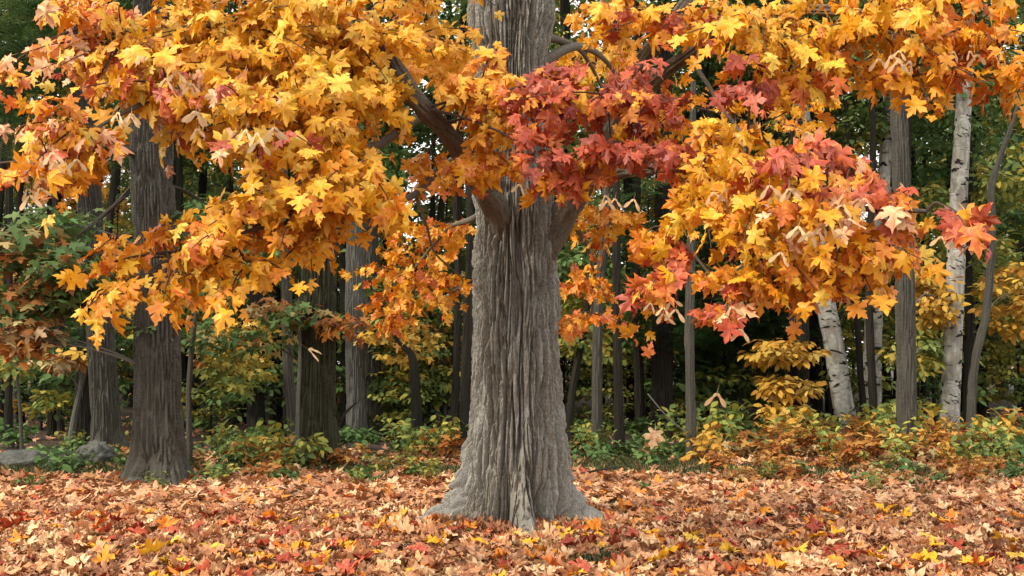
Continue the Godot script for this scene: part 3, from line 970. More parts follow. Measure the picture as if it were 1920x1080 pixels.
func make_sprays() -> void:
	for v in 3:
		var s := Soup.new()
		for k in 6:
			var a := k * 2.4 + v
			var at := Vector3(cos(a) * 0.9, rnd(-0.5, 0.4), sin(a) * 0.9) * rnd(0.5, 1.2)
			var tip := Vector3(cos(a), rnd(-1.0, -0.1), sin(a))
			s.leaf(small_maple[k % small_maple.size()], Transform3D(face(tip, Vector3(rnd(-0.6, 0.6), 1.0, rnd(-0.6, 0.6)), rnd(0.8, 1.1)), at), Color.WHITE * rnd(0.75, 1.1), small_maple[k % small_maple.size()].uv)
		spray_mesh["maple%d" % v] = s.mesh()
		var h := Soup.new()
		for k in 7:
			var a := k * 2.4 + v
			var at := Vector3(cos(a) * 0.8, rnd(-0.4, 0.4), sin(a) * 0.8) * rnd(0.4, 1.2)
			h.leaf(oval[k % oval.size()], Transform3D(face(Vector3(cos(a), rnd(-0.8, 0.1), sin(a)), Vector3(rnd(-0.5, 0.5), 1.0, rnd(-0.5, 0.5)), rnd(0.9, 1.2)), at), Color.WHITE * rnd(0.75, 1.1), oval[k % oval.size()].uv)
		spray_mesh["oval%d" % v] = h.mesh()
		# needles on a drooping flat branchlet
		var f := Soup.new()
		for b in 7:
			var dir := Vector3(0.25 * (b - 3), 0.0, 1.0).normalized()
			for k in 9:
				var t := 0.4 + k * 0.26
				for sd in [-1.0, 1.0]:
					var p := dir * t + Vector3(0, -0.05 * t * t, 0)
					var q: Vector3 = p + (dir.cross(Vector3.UP) * sd * 0.8 + dir * 0.6).normalized() * rnd(0.3, 0.45) + Vector3(0, rnd(-0.1, 0.02), 0)
					var o := f.v.size()
					f.v.append_array(PackedVector3Array([p, q, p + dir * 0.11]))
					f.n.append_array(PackedVector3Array([Vector3.UP, Vector3.UP, Vector3.UP]))
					f.c.append_array(PackedColorArray([Color.WHITE, Color.WHITE, Color.WHITE]))
					f.uv.append_array(PackedVector2Array([Vector2.ZERO, Vector2.ZERO, Vector2.ZERO]))
					f.i.append_array(PackedInt32Array([o, o + 1, o + 2]))
		spray_mesh["needle%d" % v] = f.mesh()

func wood_crown(parent: Node3D, clumps: Array, kind: String, size: float, shapes := 3) -> void:
	# clumps: centre, radii, hue name, number of leaf sprays
	var by := [[], [], []]
	for q in clumps:
		for k in int(q[3]):
			var b := ball()
			b = b.normalized() * pow(b.length(), 0.6)
			var at: Vector3 = q[0] + b * (q[1] as Vector3)
			var hs: Array = hues[q[2]]
			var g := rnd(0.7, 1.25)
			var col: Color = hs[rng.randi() % hs.size()] * g
			var bas := Basis(Vector3.UP, rnd(0, TAU)) * Basis(Vector3.RIGHT, rnd(-0.5, 0.5)) * Basis(Vector3.BACK, rnd(-0.4, 0.4))
			by[rng.randi() % shapes].append([Transform3D(bas * (size * rnd(0.75, 1.25)), at), col])
	for v in 3:
		if by[v].is_empty():
			continue
		var mm := MultiMesh.new()
		mm.transform_format = MultiMesh.TRANSFORM_3D
		mm.use_colors = true
		mm.mesh = spray_mesh["%s%d" % [kind, v]]
		mm.instance_count = by[v].size()
		for k in by[v].size():
			mm.set_instance_transform(k, by[v][k][0])
			mm.set_instance_color(k, by[v][k][1])
		var o := MultiMeshInstance3D.new()
		o.name = "crown"
		o.multimesh = mm
		o.material_override = M.wild
		o.set_meta("kind", "stuff")
		parent.add_child(o, true)

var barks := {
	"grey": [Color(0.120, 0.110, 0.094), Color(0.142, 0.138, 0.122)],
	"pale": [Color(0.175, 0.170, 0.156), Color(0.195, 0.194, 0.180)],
	"dark": [Color(0.045, 0.040, 0.033), Color(0.052, 0.048, 0.040)],  # shade inside the wood is put into this bark colour
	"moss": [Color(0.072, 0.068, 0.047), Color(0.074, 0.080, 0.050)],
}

# name, label, bark, path from the ground up, radii, clumps, leaf kind, leaf size
func wood_tree(called: String, label: String, bark: String, path: Array, rad: Array, clumps: Array, kind: String, size: float, group := "", plain := false) -> Node3D:
	var base := Vector3(path[0].x, 0.0, path[0].z)
	var t := thing(called, label, "tree", base, group)
	var own := []
	for p in path:
		own.append(p - base)
	var girth_m: float = rad[0]
	var cols := clampi(int(girth_m * 800.0), 10, 168)
	if bark == "birch":
		var s := Soup.new()
		var pts := smooth_path(own, 8)
		var rr := []
		for k in pts.size():
			var f := float(k) / 8.0
			var fi := mini(int(f), rad.size() - 2)
			rr.append(lerpf(rad[fi], rad[fi + 1], f - fi) * (1.0 + 0.05 * big.get_noise_1d(k * 40.0)))
		s.tube(pts, rr, 20, Color.WHITE)
		for k in s.uv.size():
			s.uv[k] += Vector2(base.x * 0.37, base.x * 1.7)
		part("trunk", s.mesh(), M.birch, t)
	else:
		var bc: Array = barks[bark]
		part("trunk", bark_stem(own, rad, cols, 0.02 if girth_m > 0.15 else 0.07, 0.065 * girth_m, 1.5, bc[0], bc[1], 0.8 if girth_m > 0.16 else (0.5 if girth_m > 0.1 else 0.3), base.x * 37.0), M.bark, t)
	var at_own := []
	var dense := smooth_path(own, 6)
	var w := Soup.new()
	for q in clumps:
		var c: Vector3 = q[0] - base
		at_own.append([c, q[1], q[2], q[3]])
		var near: Vector3 = dense[0]
		var best := 1e9
		for p in dense:
			var d: float = Vector2(p.x - c.x, p.z - c.z).length() * 0.7 + absf(p.y - (c.y - 0.3))
			if d < best:
				best = d
				near = p
		if not plain:
			w = Soup.new()
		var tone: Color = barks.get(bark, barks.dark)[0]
		var main := curve(near, c, 0.14 * (c - near).length(), 6)
		w.tube(main, taper(clampf(girth_m * 0.1, 0.006, 0.014), 0.004, 6), 5, tone)
		for k in 5:
			var e: Vector3 = c + ball() * (q[1] as Vector3) * 0.85
			w.tube(curve(main[3 + k % 3], e, 0.04, 4), taper(0.006, 0.002, 4), 3, tone)
		if not plain:
			part("branch", w.mesh(), M.twig, t)
	if plain:
		part("branchwork", w.mesh(), M.twig, t, true)
	if not at_own.is_empty():
		wood_crown(t, at_own, kind, size, 1 if plain else 3)
	return t

func behind(p: Vector3) -> String:
	var sx := p.x / -p.z
	if sx < -0.25:
		return "behind the stout oak"
	if sx < -0.06:
		return "behind the mossy trunk"
	if sx < 0.08:
		return "behind the old maple"
	if sx < 0.24:
		return "behind the hemlocks"
	return "behind the birches"

func build_wood() -> void:
	# the trunks one can tell apart, from the edge of the wood inwards
	var t2 := wood_tree("oak_tree", "stout grey oak with flared foot and broken knotty fork beside stones", "grey", [Vector3(-3.10, -0.06, -9.60), Vector3(-3.13, 0.52, -9.60), Vector3(-3.16, 1.23, -9.60), Vector3(-3.20, 2.04, -9.60), Vector3(-3.25, 2.92, -9.60), Vector3(-3.28, 3.80, -9.60), Vector3(-3.32, 4.99, -9.60)], [0.215, 0.205, 0.20, 0.195, 0.19, 0.17, 0.12],
		[[Vector3(-4.27, 2.11, -9.30), Vector3(0.35, 0.21, 0.50), "GO", 60], [Vector3(-3.80, 1.91, -9.20), Vector3(0.32, 0.21, 0.40), "GO", 55], [Vector3(-4.21, 1.64, -9.30), Vector3(0.32, 0.16, 0.40), "GO", 45], [Vector3(-3.70, 1.64, -9.30), Vector3(0.21, 0.14, 0.30), "G", 25], [Vector3(-4.11, 1.34, -9.20), Vector3(0.23, 0.14, 0.30), "PL", 26], [Vector3(-4.22, 1.27, -9.10), Vector3(0.16, 0.11, 0.30), "OB", 14], [Vector3(-4.03, 2.33, -9.60), Vector3(0.29, 0.14, 0.40), "G", 30], [Vector3(-2.90, 2.34, -10.00), Vector3(0.25, 0.20, 0.40), "G", 30], [Vector3(-3.18, 1.40, -9.50), Vector3(0.08, 0.04, 0.08), "G", 3]], "maple", 0.11)
	for q in [[[Vector3(-3.24, 2.88, -9.65), Vector3(-3.33, 2.94, -9.50), Vector3(-3.44, 2.97, -9.35), Vector3(-3.54, 3.02, -9.20), Vector3(-3.63, 3.03, -9.10)], 0.05, 0.022], [[Vector3(-3.43, 2.71, -9.70), Vector3(-3.54, 2.49, -9.50), Vector3(-3.66, 2.33, -9.40), Vector3(-3.85, 2.13, -9.30), Vector3(-4.06, 1.91, -9.20)], 0.026, 0.010], [[Vector3(-3.19, 2.73, -9.80), Vector3(-3.02, 2.67, -9.90), Vector3(-2.85, 2.56, -10.00)], 0.022, 0.008]]:
		var path := []
		for p in q[0]:
			path.append(p - t2.position)
		var rad := []
		for k in path.size():
			rad.append(lerpf(q[1], q[2], float(k) / (path.size() - 1)))
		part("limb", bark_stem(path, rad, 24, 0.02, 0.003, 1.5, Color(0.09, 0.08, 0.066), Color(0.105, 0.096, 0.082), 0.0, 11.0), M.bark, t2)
	wood_tree("oak_tree", "straight grey-barked tree standing close behind the stout knotty oak", "grey", [Vector3(-4.54, -0.06, -12.20), Vector3(-4.60, 0.61, -12.20), Vector3(-4.68, 1.57, -12.20), Vector3(-4.76, 2.30, -12.20), Vector3(-4.86, 3.16, -12.20), Vector3(-4.99, 4.66, -12.20), Vector3(-5.09, 5.92, -12.20)], [0.165, 0.155, 0.15, 0.145, 0.14, 0.12, 0.09],
		[[Vector3(-4.89, 3.53, -11.60), Vector3(0.75, 0.35, 0.60), "G", 130], [Vector3(-5.28, 4.60, -11.60), Vector3(0.58, 0.46, 0.60), "G", 190]], "needle", 0.10)
	wood_tree("mossy_tree", "thick mossy dark trunk with thin pale sapling against it", "moss", [Vector3(-1.98, -0.06, -11.00), Vector3(-1.99, 0.44, -11.00), Vector3(-1.99, 1.20, -11.00), Vector3(-1.98, 1.96, -11.00), Vector3(-1.96, 2.74, -11.00), Vector3(-1.94, 4.31, -11.00), Vector3(-1.95, 5.73, -11.00)], [0.20, 0.19, 0.185, 0.18, 0.17, 0.15, 0.1],
		[[Vector3(-2.13, 1.57, -10.70), Vector3(0.27, 0.12, 0.30), "GO", 18], [Vector3(-1.70, 1.51, -10.70), Vector3(0.24, 0.13, 0.30), "OB", 14], [Vector3(-2.34, 1.62, -10.60), Vector3(0.18, 0.09, 0.20), "PL", 10], [Vector3(-2.46, 1.30, -10.80), Vector3(0.32, 0.12, 0.30), "GO", 16]], "maple", 0.10)
	wood_tree("beech_tree", "smooth pale grey trunk standing in front of its darker twin", "pale", [Vector3(-2.16, -0.06, -15.00), Vector3(-2.17, 0.65, -15.00), Vector3(-2.20, 1.68, -15.00), Vector3(-2.21, 2.66, -15.00), Vector3(-2.27, 4.71, -15.00), Vector3(-2.33, 7.03, -15.00)], [0.145, 0.135, 0.13, 0.125, 0.11, 0.08],
		[[Vector3(-1.99, 3.84, -15.30), Vector3(0.61, 0.53, 0.80), "G", 90]], "oval", 0.13)
	wood_tree("beech_tree", "mottled dark twin trunk behind the smooth pale grey one", "grey", [Vector3(-1.98, -0.06, -15.60), Vector3(-2.01, 0.63, -15.60), Vector3(-2.04, 1.55, -15.60), Vector3(-2.07, 2.64, -15.60), Vector3(-2.04, 4.85, -15.60), Vector3(-2.02, 7.26, -15.60)], [0.145, 0.13, 0.125, 0.12, 0.1, 0.08],
		[[Vector3(-1.77, 4.54, -16.00), Vector3(0.56, 0.71, 0.80), "G", 90]], "oval", 0.13)
	wood_tree("slim_tree", "slim grey trunk beside the thick mossy trunk, leaning a little", "grey", [Vector3(-2.32, -0.06, -11.60), Vector3(-2.36, 0.52, -11.60), Vector3(-2.41, 1.09, -11.60), Vector3(-2.44, 2.01, -11.60), Vector3(-2.50, 3.30, -11.60), Vector3(-2.60, 5.68, -11.60)], [0.075, 0.062, 0.06, 0.058, 0.05, 0.03],
		[[Vector3(-2.71, 2.26, -11.80), Vector3(0.26, 0.23, 0.40), "G", 40]], "maple", 0.11)
	wood_tree("sapling", "pale thin sapling standing against the thick mossy trunk", "pale", [Vector3(-2.13, -0.06, -10.70), Vector3(-2.12, 0.67, -10.70), Vector3(-2.11, 1.04, -10.70), Vector3(-2.11, 1.30, -10.70), Vector3(-2.13, 1.73, -10.70)], [0.022, 0.02, 0.02, 0.018, 0.01],
		[[Vector3(-1.95, 0.27, -10.40), Vector3(0.12, 0.11, 0.20), "YG", 9]], "oval", 0.10)
	wood_tree("dark_tree", "dark straight trunk behind the yellow leaves beside the mossy tree", "dark", [Vector3(-3.66, -0.06, -15.50), Vector3(-3.68, 0.63, -15.50), Vector3(-3.69, 1.70, -15.50), Vector3(-3.73, 2.86, -15.50), Vector3(-3.82, 4.83, -15.50), Vector3(-3.90, 6.82, -15.50)], [0.13, 0.125, 0.12, 0.11, 0.09, 0.07],
		[[Vector3(-3.87, 1.39, -15.00), Vector3(0.52, 0.41, 0.60), "YL", 75], [Vector3(-4.16, 2.03, -15.80), Vector3(0.55, 0.35, 0.60), "G", 70]], "maple", 0.11)
	wood_tree("dark_tree", "narrow dark trunk between the slim grey tree and a dark trunk", "dark", [Vector3(-3.59, -0.06, -16.50), Vector3(-3.60, 0.60, -16.50), Vector3(-3.62, 1.42, -16.50), Vector3(-3.67, 2.57, -16.50), Vector3(-3.77, 4.65, -16.50), Vector3(-3.85, 7.19, -16.50)], [0.1, 0.095, 0.09, 0.085, 0.07, 0.05],
		[[Vector3(-3.40, 3.29, -17.00), Vector3(0.67, 0.67, 0.80), "G", 100]], "oval", 0.13)
	wood_tree("forked_tree", "dark forked trunk over the fallen log with yellow leaves behind", "dark", [Vector3(-1.24, -0.06, -14.20), Vector3(-1.26, 0.53, -14.20), Vector3(-1.29, 1.02, -14.20), Vector3(-1.35, 1.23, -14.20), Vector3(-1.51, 1.37, -14.20), Vector3(-1.64, 1.65, -14.20)], [0.085, 0.07, 0.065, 0.05, 0.03, 0.015],
		[[Vector3(-1.54, 1.38, -14.80), Vector3(0.51, 0.33, 0.60), "YL", 70], [Vector3(-1.46, 0.78, -15.50), Vector3(0.46, 0.27, 0.50), "YG", 55]], "maple", 0.10)
	wood_tree("sapling", "thin upright sapling in yellow leaves beside the old maple", "grey", [Vector3(-0.98, -0.06, -16.00), Vector3(-1.00, 0.62, -16.00), Vector3(-1.05, 1.57, -16.00), Vector3(-1.11, 2.04, -16.00)], [0.035, 0.03, 0.026, 0.015],
		[[Vector3(-1.10, 1.33, -16.50), Vector3(0.45, 0.41, 0.60), "YL", 75], [Vector3(-1.04, 0.69, -16.20), Vector3(0.36, 0.24, 0.50), "YG", 50], [Vector3(-1.43, 1.76, -17.00), Vector3(0.76, 0.34, 0.70), "YG", 90]], "oval", 0.13)
	wood_tree("dark_tree", "dark narrow trunk standing close behind the old maple", "dark", [Vector3(-0.59, -0.06, -13.00), Vector3(-0.58, 0.58, -13.00), Vector3(-0.56, 1.35, -13.00), Vector3(-0.52, 2.58, -13.00), Vector3(-0.49, 4.22, -13.00)], [0.06, 0.05, 0.045, 0.04, 0.03], [], "maple", 0.1)
	wood_tree("dark_tree", "dark slanting trunk just clear of the old maple's trunk", "dark", [Vector3(0.76, -0.06, -14.20), Vector3(0.77, 0.53, -14.20), Vector3(0.86, 1.09, -14.20), Vector3(0.97, 1.58, -14.20), Vector3(1.06, 2.50, -14.20)], [0.06, 0.052, 0.048, 0.045, 0.03],
		[[Vector3(0.94, 1.96, -14.60), Vector3(0.29, 0.22, 0.40), "YG", 35]], "maple", 0.1)
	wood_tree("slim_tree", "grey slim trunk beside the dark knobbly one, orange leaves before it", "grey", [Vector3(1.07, -0.06, -13.60), Vector3(1.07, 0.55, -13.60), Vector3(1.08, 1.36, -13.60), Vector3(1.12, 2.17, -13.60), Vector3(1.18, 2.72, -13.60), Vector3(1.27, 4.37, -13.60), Vector3(1.31, 6.12, -13.60)], [0.075, 0.068, 0.065, 0.062, 0.058, 0.05, 0.03],
		[[Vector3(0.94, 2.39, -14.50), Vector3(0.43, 0.36, 0.60), "G", 60], [Vector3(1.01, 1.38, -14.50), Vector3(0.36, 0.29, 0.50), "YG", 45]], "oval", 0.12)
	wood_tree("dark_tree", "dark knobbly slim trunk with short side branches", "dark", [Vector3(1.34, -0.06, -13.40), Vector3(1.32, 0.56, -13.40), Vector3(1.31, 1.36, -13.40), Vector3(1.31, 2.42, -13.40), Vector3(1.32, 3.64, -13.40), Vector3(1.36, 6.05, -13.40)], [0.065, 0.06, 0.056, 0.053, 0.048, 0.03],
		[[Vector3(1.63, 2.64, -14.20), Vector3(0.39, 0.32, 0.50), "DG", 45], [Vector3(1.80, 3.71, -15.00), Vector3(0.60, 0.45, 0.60), "G", 70]], "needle", 0.10)
	wood_tree("hemlock_tree", "very dark thick trunk behind the slim grey tree with green needles above", "dark", [Vector3(2.15, -0.06, -15.50), Vector3(2.15, 0.48, -15.50), Vector3(2.17, 1.24, -15.50), Vector3(2.19, 2.48, -15.50), Vector3(2.22, 4.43, -15.50), Vector3(2.25, 7.23, -15.50)], [0.17, 0.16, 0.155, 0.14, 0.12, 0.09],
		[[Vector3(2.41, 1.54, -15.20), Vector3(0.60, 0.34, 0.70), "DG", 90], [Vector3(1.96, 2.03, -15.80), Vector3(0.55, 0.31, 0.70), "DG", 70], [Vector3(2.80, 1.99, -15.20), Vector3(0.68, 0.38, 0.70), "DG", 90], [Vector3(2.24, 3.16, -16.00), Vector3(0.79, 0.48, 0.80), "DG", 100]], "needle", 0.12)
	wood_tree("slim_tree", "straight slim grey trunk rising alone from low plants beside hemlocks", "grey", [Vector3(1.92, -0.06, -11.60), Vector3(1.92, 0.63, -11.60), Vector3(1.91, 1.20, -11.60), Vector3(1.92, 1.66, -11.60), Vector3(1.95, 2.59, -11.60), Vector3(1.99, 4.18, -11.60)], [0.062, 0.056, 0.055, 0.052, 0.045, 0.03], [[Vector3(2.31, 2.96, -12.50), Vector3(0.43, 0.28, 0.50), "G", 40]], "oval", 0.12)
	wood_tree("hemlock_tree", "dim grey-green trunk paired with another beneath dark hemlock boughs", "moss", [Vector3(3.20, -0.06, -17.50), Vector3(3.20, 0.57, -17.50), Vector3(3.21, 1.44, -17.50), Vector3(3.23, 2.83, -17.50), Vector3(3.28, 5.31, -17.50)], [0.125, 0.115, 0.11, 0.1, 0.08],
		[[Vector3(3.37, 1.43, -17.00), Vector3(0.67, 0.34, 0.70), "DG", 90], [Vector3(3.06, 0.92, -17.20), Vector3(0.51, 0.21, 0.50), "DG", 40]], "needle", 0.12)
	wood_tree("hemlock_tree", "dim trunk whose dark green boughs hang before a yellow thicket", "moss", [Vector3(3.53, -0.06, -17.00), Vector3(3.52, 0.59, -17.00), Vector3(3.52, 1.43, -17.00), Vector3(3.53, 2.78, -17.00), Vector3(3.56, 5.19, -17.00)], [0.13, 0.12, 0.115, 0.1, 0.08],
		[[Vector3(3.87, 1.58, -16.60), Vector3(0.74, 0.41, 0.70), "DG", 110], [Vector3(3.70, 1.01, -16.60), Vector3(0.58, 0.25, 0.60), "DG", 60], [Vector3(3.96, 2.24, -16.60), Vector3(0.82, 0.33, 0.70), "DG", 100]], "needle", 0.12)
	wood_tree("dark_tree", "black-looking thick trunk behind the leaning birch, yellow sprays before it", "dark", [Vector3(3.85, -0.06, -14.50), Vector3(3.85, 0.66, -14.50), Vector3(3.87, 1.52, -14.50), Vector3(3.88, 2.53, -14.50), Vector3(3.90, 4.59, -14.50)], [0.15, 0.14, 0.135, 0.12, 0.09],
		[[Vector3(3.54, 1.23, -14.00), Vector3(0.45, 0.15, 0.50), "YL", 55], [Vector3(3.56, 0.78, -14.00), Vector3(0.35, 0.14, 0.40), "YL", 36], [Vector3(3.52, 0.44, -14.00), Vector3(0.28, 0.11, 0.40), "YL", 20]], "oval", 0.12)
	wood_tree("birch_tree", "leaning white birch with dark scars next to the black-looking trunk", "birch", [Vector3(4.75, -0.06, -15.20), Vector3(4.64, 0.64, -15.20), Vector3(4.54, 1.39, -15.20), Vector3(4.43, 1.99, -15.20), Vector3(4.31, 2.91, -15.20), Vector3(4.21, 3.98, -15.20), Vector3(4.16, 4.91, -15.20), Vector3(4.12, 6.16, -15.20)], [0.155, 0.145, 0.14, 0.135, 0.12, 0.105, 0.095, 0.08],
		[[Vector3(4.83, 4.62, -16.00), Vector3(0.95, 0.48, 0.80), "YG", 110]], "oval", 0.12)
	wood_tree("birch_tree", "upright greyish birch between the leaning birch and a grey trunk", "birch", [Vector3(5.25, -0.06, -15.80), Vector3(5.26, 0.62, -15.80), Vector3(5.30, 1.40, -15.80), Vector3(5.35, 2.19, -15.80), Vector3(5.44, 3.06, -15.80), Vector3(5.53, 3.93, -15.80), Vector3(5.60, 4.98, -15.80), Vector3(5.67, 6.36, -15.80)], [0.145, 0.14, 0.13, 0.12, 0.105, 0.09, 0.08, 0.07],
		[[Vector3(5.44, 1.58, -16.60), Vector3(0.49, 0.49, 0.60), "YG", 80]], "oval", 0.12)
	wood_tree("slim_tree", "grey-brown straight trunk among shrubs between two birches", "grey", [Vector3(4.60, -0.06, -12.60), Vector3(4.60, 0.59, -12.60), Vector3(4.61, 1.34, -12.60), Vector3(4.62, 2.22, -12.60), Vector3(4.61, 3.17, -12.60), Vector3(4.60, 4.19, -12.60), Vector3(4.61, 5.82, -12.60)], [0.125, 0.12, 0.115, 0.11, 0.105, 0.1, 0.07],
		[[Vector3(5.66, 1.96, -14.60), Vector3(0.36, 0.43, 0.50), "YL", 70], [Vector3(5.50, 1.23, -14.60), Vector3(0.40, 0.33, 0.50), "YG", 60]], "oval", 0.115)
	wood_tree("birch_tree", "white birch with black bands beside a thin crooked tree", "birch", [Vector3(5.90, -0.06, -14.60), Vector3(5.91, 0.37, -14.60), Vector3(5.98, 1.38, -14.60), Vector3(6.05, 2.40, -14.60), Vector3(6.13, 3.50, -14.60), Vector3(6.22, 4.61, -14.60), Vector3(6.28, 5.36, -14.60), Vector3(6.38, 6.57, -14.60)], [0.145, 0.13, 0.125, 0.12, 0.115, 0.105, 0.095, 0.08],
		[[Vector3(6.31, 3.16, -16.00), Vector3(0.56, 0.64, 0.70), "YG", 90], [Vector3(7.17, 2.52, -16.00), Vector3(0.48, 0.48, 0.60), "YG", 70]], "oval", 0.12)
	wood_tree("crooked_tree", "thin crooked dark tree forking toward open air beside the banded birch", "grey", [Vector3(5.74, -0.06, -13.60), Vector3(5.79, 0.69, -13.60), Vector3(5.86, 1.16, -13.60), Vector3(6.00, 1.70, -13.60), Vector3(6.08, 2.31, -13.60), Vector3(6.12, 2.92, -13.60), Vector3(6.12, 3.33, -13.60), Vector3(6.28, 3.81, -13.60), Vector3(6.47, 4.30, -13.60), Vector3(6.62, 4.93, -13.60)], [0.062, 0.056, 0.054, 0.052, 0.05, 0.048, 0.044, 0.035, 0.028, 0.015],
		[[Vector3(6.76, 3.63, -14.50), Vector3(0.43, 0.43, 0.50), "YG", 60], [Vector3(6.97, 1.98, -15.00), Vector3(0.37, 0.52, 0.50), "YL", 75]], "oval", 0.12)
	wood_tree("dark_tree", "dark trunk half hidden behind the banded birch", "dark", [Vector3(7.19, -0.06, -17.00), Vector3(7.19, 0.92, -17.00), Vector3(7.24, 2.61, -17.00), Vector3(7.28, 4.75, -17.00)], [0.12, 0.11, 0.1, 0.08], [[Vector3(7.63, 4.15, -17.50), Vector3(1.04, 0.78, 0.90), "G", 120]], "oval", 0.14)
	wood_tree("pine_tree", "dark thin trunk beside fern green needles at the stony ground", "dark", [Vector3(-6.98, -0.06, -15.00), Vector3(-6.99, 0.65, -15.00), Vector3(-7.01, 1.39, -15.00), Vector3(-7.05, 3.18, -15.00), Vector3(-7.16, 5.47, -15.00)], [0.06, 0.055, 0.05, 0.04, 0.03], [[Vector3(-6.56, 4.61, -14.00), Vector3(0.49, 0.49, 0.70), "DG", 90], [Vector3(-6.52, 5.47, -14.00), Vector3(0.49, 0.42, 0.70), "DG", 80]], "needle", 0.11)
	wood_tree("sapling", "thin bent grey sapling rising beside the dark thin pine", "grey", [Vector3(-6.10, -0.06, -13.50), Vector3(-6.15, 0.56, -13.50), Vector3(-6.20, 1.02, -13.50), Vector3(-6.18, 1.36, -13.50)], [0.024, 0.02, 0.018, 0.01], [[Vector3(-6.29, 1.09, -13.80), Vector3(0.27, 0.21, 0.40), "YG", 26]], "oval", 0.11)
	wood_tree("dark_tree", "dark trunk behind the hemlock fronds near the pale leaning sapling", "dark", [Vector3(-6.80, -0.06, -16.00), Vector3(-6.82, 0.62, -16.00), Vector3(-6.85, 1.41, -16.00), Vector3(-6.89, 2.68, -16.00)], [0.07, 0.06, 0.055, 0.04], [[Vector3(-6.64, 1.01, -15.60), Vector3(0.46, 0.27, 0.50), "G", 60], [Vector3(-6.47, 0.56, -15.40), Vector3(0.38, 0.19, 0.40), "YG", 30]], "oval", 0.12)
	wood_tree("dark_tree", "broad dark trunk directly behind the pale leaning sapling", "dark", [Vector3(-5.94, -0.06, -15.00), Vector3(-5.96, 0.65, -15.00), Vector3(-5.97, 1.39, -15.00), Vector3(-6.00, 2.58, -15.00)], [0.12, 0.11, 0.1, 0.08], [[Vector3(-5.42, 1.30, -14.40), Vector3(0.43, 0.21, 0.50), "DG", 50], [Vector3(-5.70, 1.37, -14.20), Vector3(0.42, 0.21, 0.50), "DG", 50]], "needle", 0.11)
	wood_tree("sapling", "pale leaning sapling before a broad dark trunk", "pale", [Vector3(-5.16, -0.06, -12.60), Vector3(-5.11, 0.41, -12.60), Vector3(-5.05, 0.72, -12.60), Vector3(-5.00, 0.97, -12.60), Vector3(-4.94, 1.15, -12.60), Vector3(-4.81, 1.34, -12.60)], [0.04, 0.034, 0.032, 0.03, 0.02, 0.01], [[Vector3(-5.22, 1.09, -12.40), Vector3(0.25, 0.11, 0.30), "PL", 16], [Vector3(-4.98, 1.18, -12.40), Vector3(0.18, 0.07, 0.30), "YL", 8]], "oval", 0.11)
	wood_tree("sapling", "thin grey sapling standing beside the stout knotty oak", "grey", [Vector3(-3.32, -0.06, -11.20), Vector3(-3.35, 0.65, -11.20), Vector3(-3.34, 1.09, -11.20), Vector3(-3.31, 1.48, -11.20), Vector3(-3.30, 1.76, -11.20)], [0.035, 0.03, 0.028, 0.025, 0.012], [[Vector3(-3.22, 1.32, -11.40), Vector3(0.25, 0.25, 0.40), "GO", 30], [Vector3(-2.99, 1.03, -11.60), Vector3(0.35, 0.23, 0.40), "YG", 40]], "maple", 0.1)

	# trees deep in the wood, alike but for their place
	var kinds := [
		["tall dim tree with yellow-green leaves deep in the wood,", "YG", "oval", "yellow-green trees deep in the wood"],
		["tall dim tree with dark green leaves deep in the wood,", "G", "maple", "green trees deep in the wood"],
		["tall dim tree with yellow leaves deep in the wood,", "YL", "maple", "yellow trees deep in the wood"],
		["dark hemlock with drooping needles deep in the wood,", "DG", "needle", "hemlocks deep in the wood"],
	]
	var protos := []
	for kd in kinds:
		var clumps := []
		for k in 16:
			var h := 1.6 + k * 0.62
			var sp := 2.1 - absf(h - 5.0) * 0.16
			clumps.append([Vector3(rnd(-1, 1) * sp, h, rnd(-1, 1) * sp), Vector3(rnd(0.7, 1.2), rnd(0.35, 0.6), rnd(0.7, 1.2)), kd[1], 42])
		protos.append(wood_tree("woodland_tree", kd[0], "dark", [Vector3(0, -0.1, 0), Vector3(rnd(-0.1, 0.1), 3, 0), Vector3(rnd(-0.3, 0.3), 7, 0.1), Vector3(0, 11.5, 0)], [0.15, 0.13, 0.09, 0.03], clumps, kd[2], 0.15, kd[3], true))
	var spots := []
	for row in 6:
		var z := -19.0 - row * 3.6
		var half := 0.5 * -z + 2.5
		var n := int(half * 2.0 / 2.6)
		for k in n:
			spots.append(Vector3(-half + (k + 0.5) * half * 2.0 / n + rnd(-0.9, 0.9), 0, z + rnd(-1.4, 1.4)))
	var used := [false, false, false, false]
	for p in spots:
		# open sky shows through here and there
		var sx: float = p.x / -p.z
		var gap: bool = absf(sx + 0.055) < 0.035 or absf(sx - 0.30) < 0.035
		var w: int = [0, 0, 0, 1, 1, 1, 1, 2, 3, 3][rng.randi() % 10]
		if gap and p.z < -21.0:
			continue
		var o: Node3D = protos[w]
		if used[w]:
			o = protos[w].duplicate()
			o.name = numbered("woodland_tree")
			add_child(o)
		used[w] = true
		o.set_meta("label", kinds[w][0] + " " + behind(p))
		o.set_meta("group", kinds[w][3] + " " + behind(p))
		o.position = p
		o.rotation.y = rnd(0, TAU)
		o.scale = Vector3.ONE * rnd(0.8, 1.15)
	# farther still the wood reads as one mass
	var far := MultiMesh.new()
	far.transform_format = MultiMesh.TRANSFORM_3D
	far.use_colors = true
	far.mesh = spray_mesh["maple0"]
	var bits := []
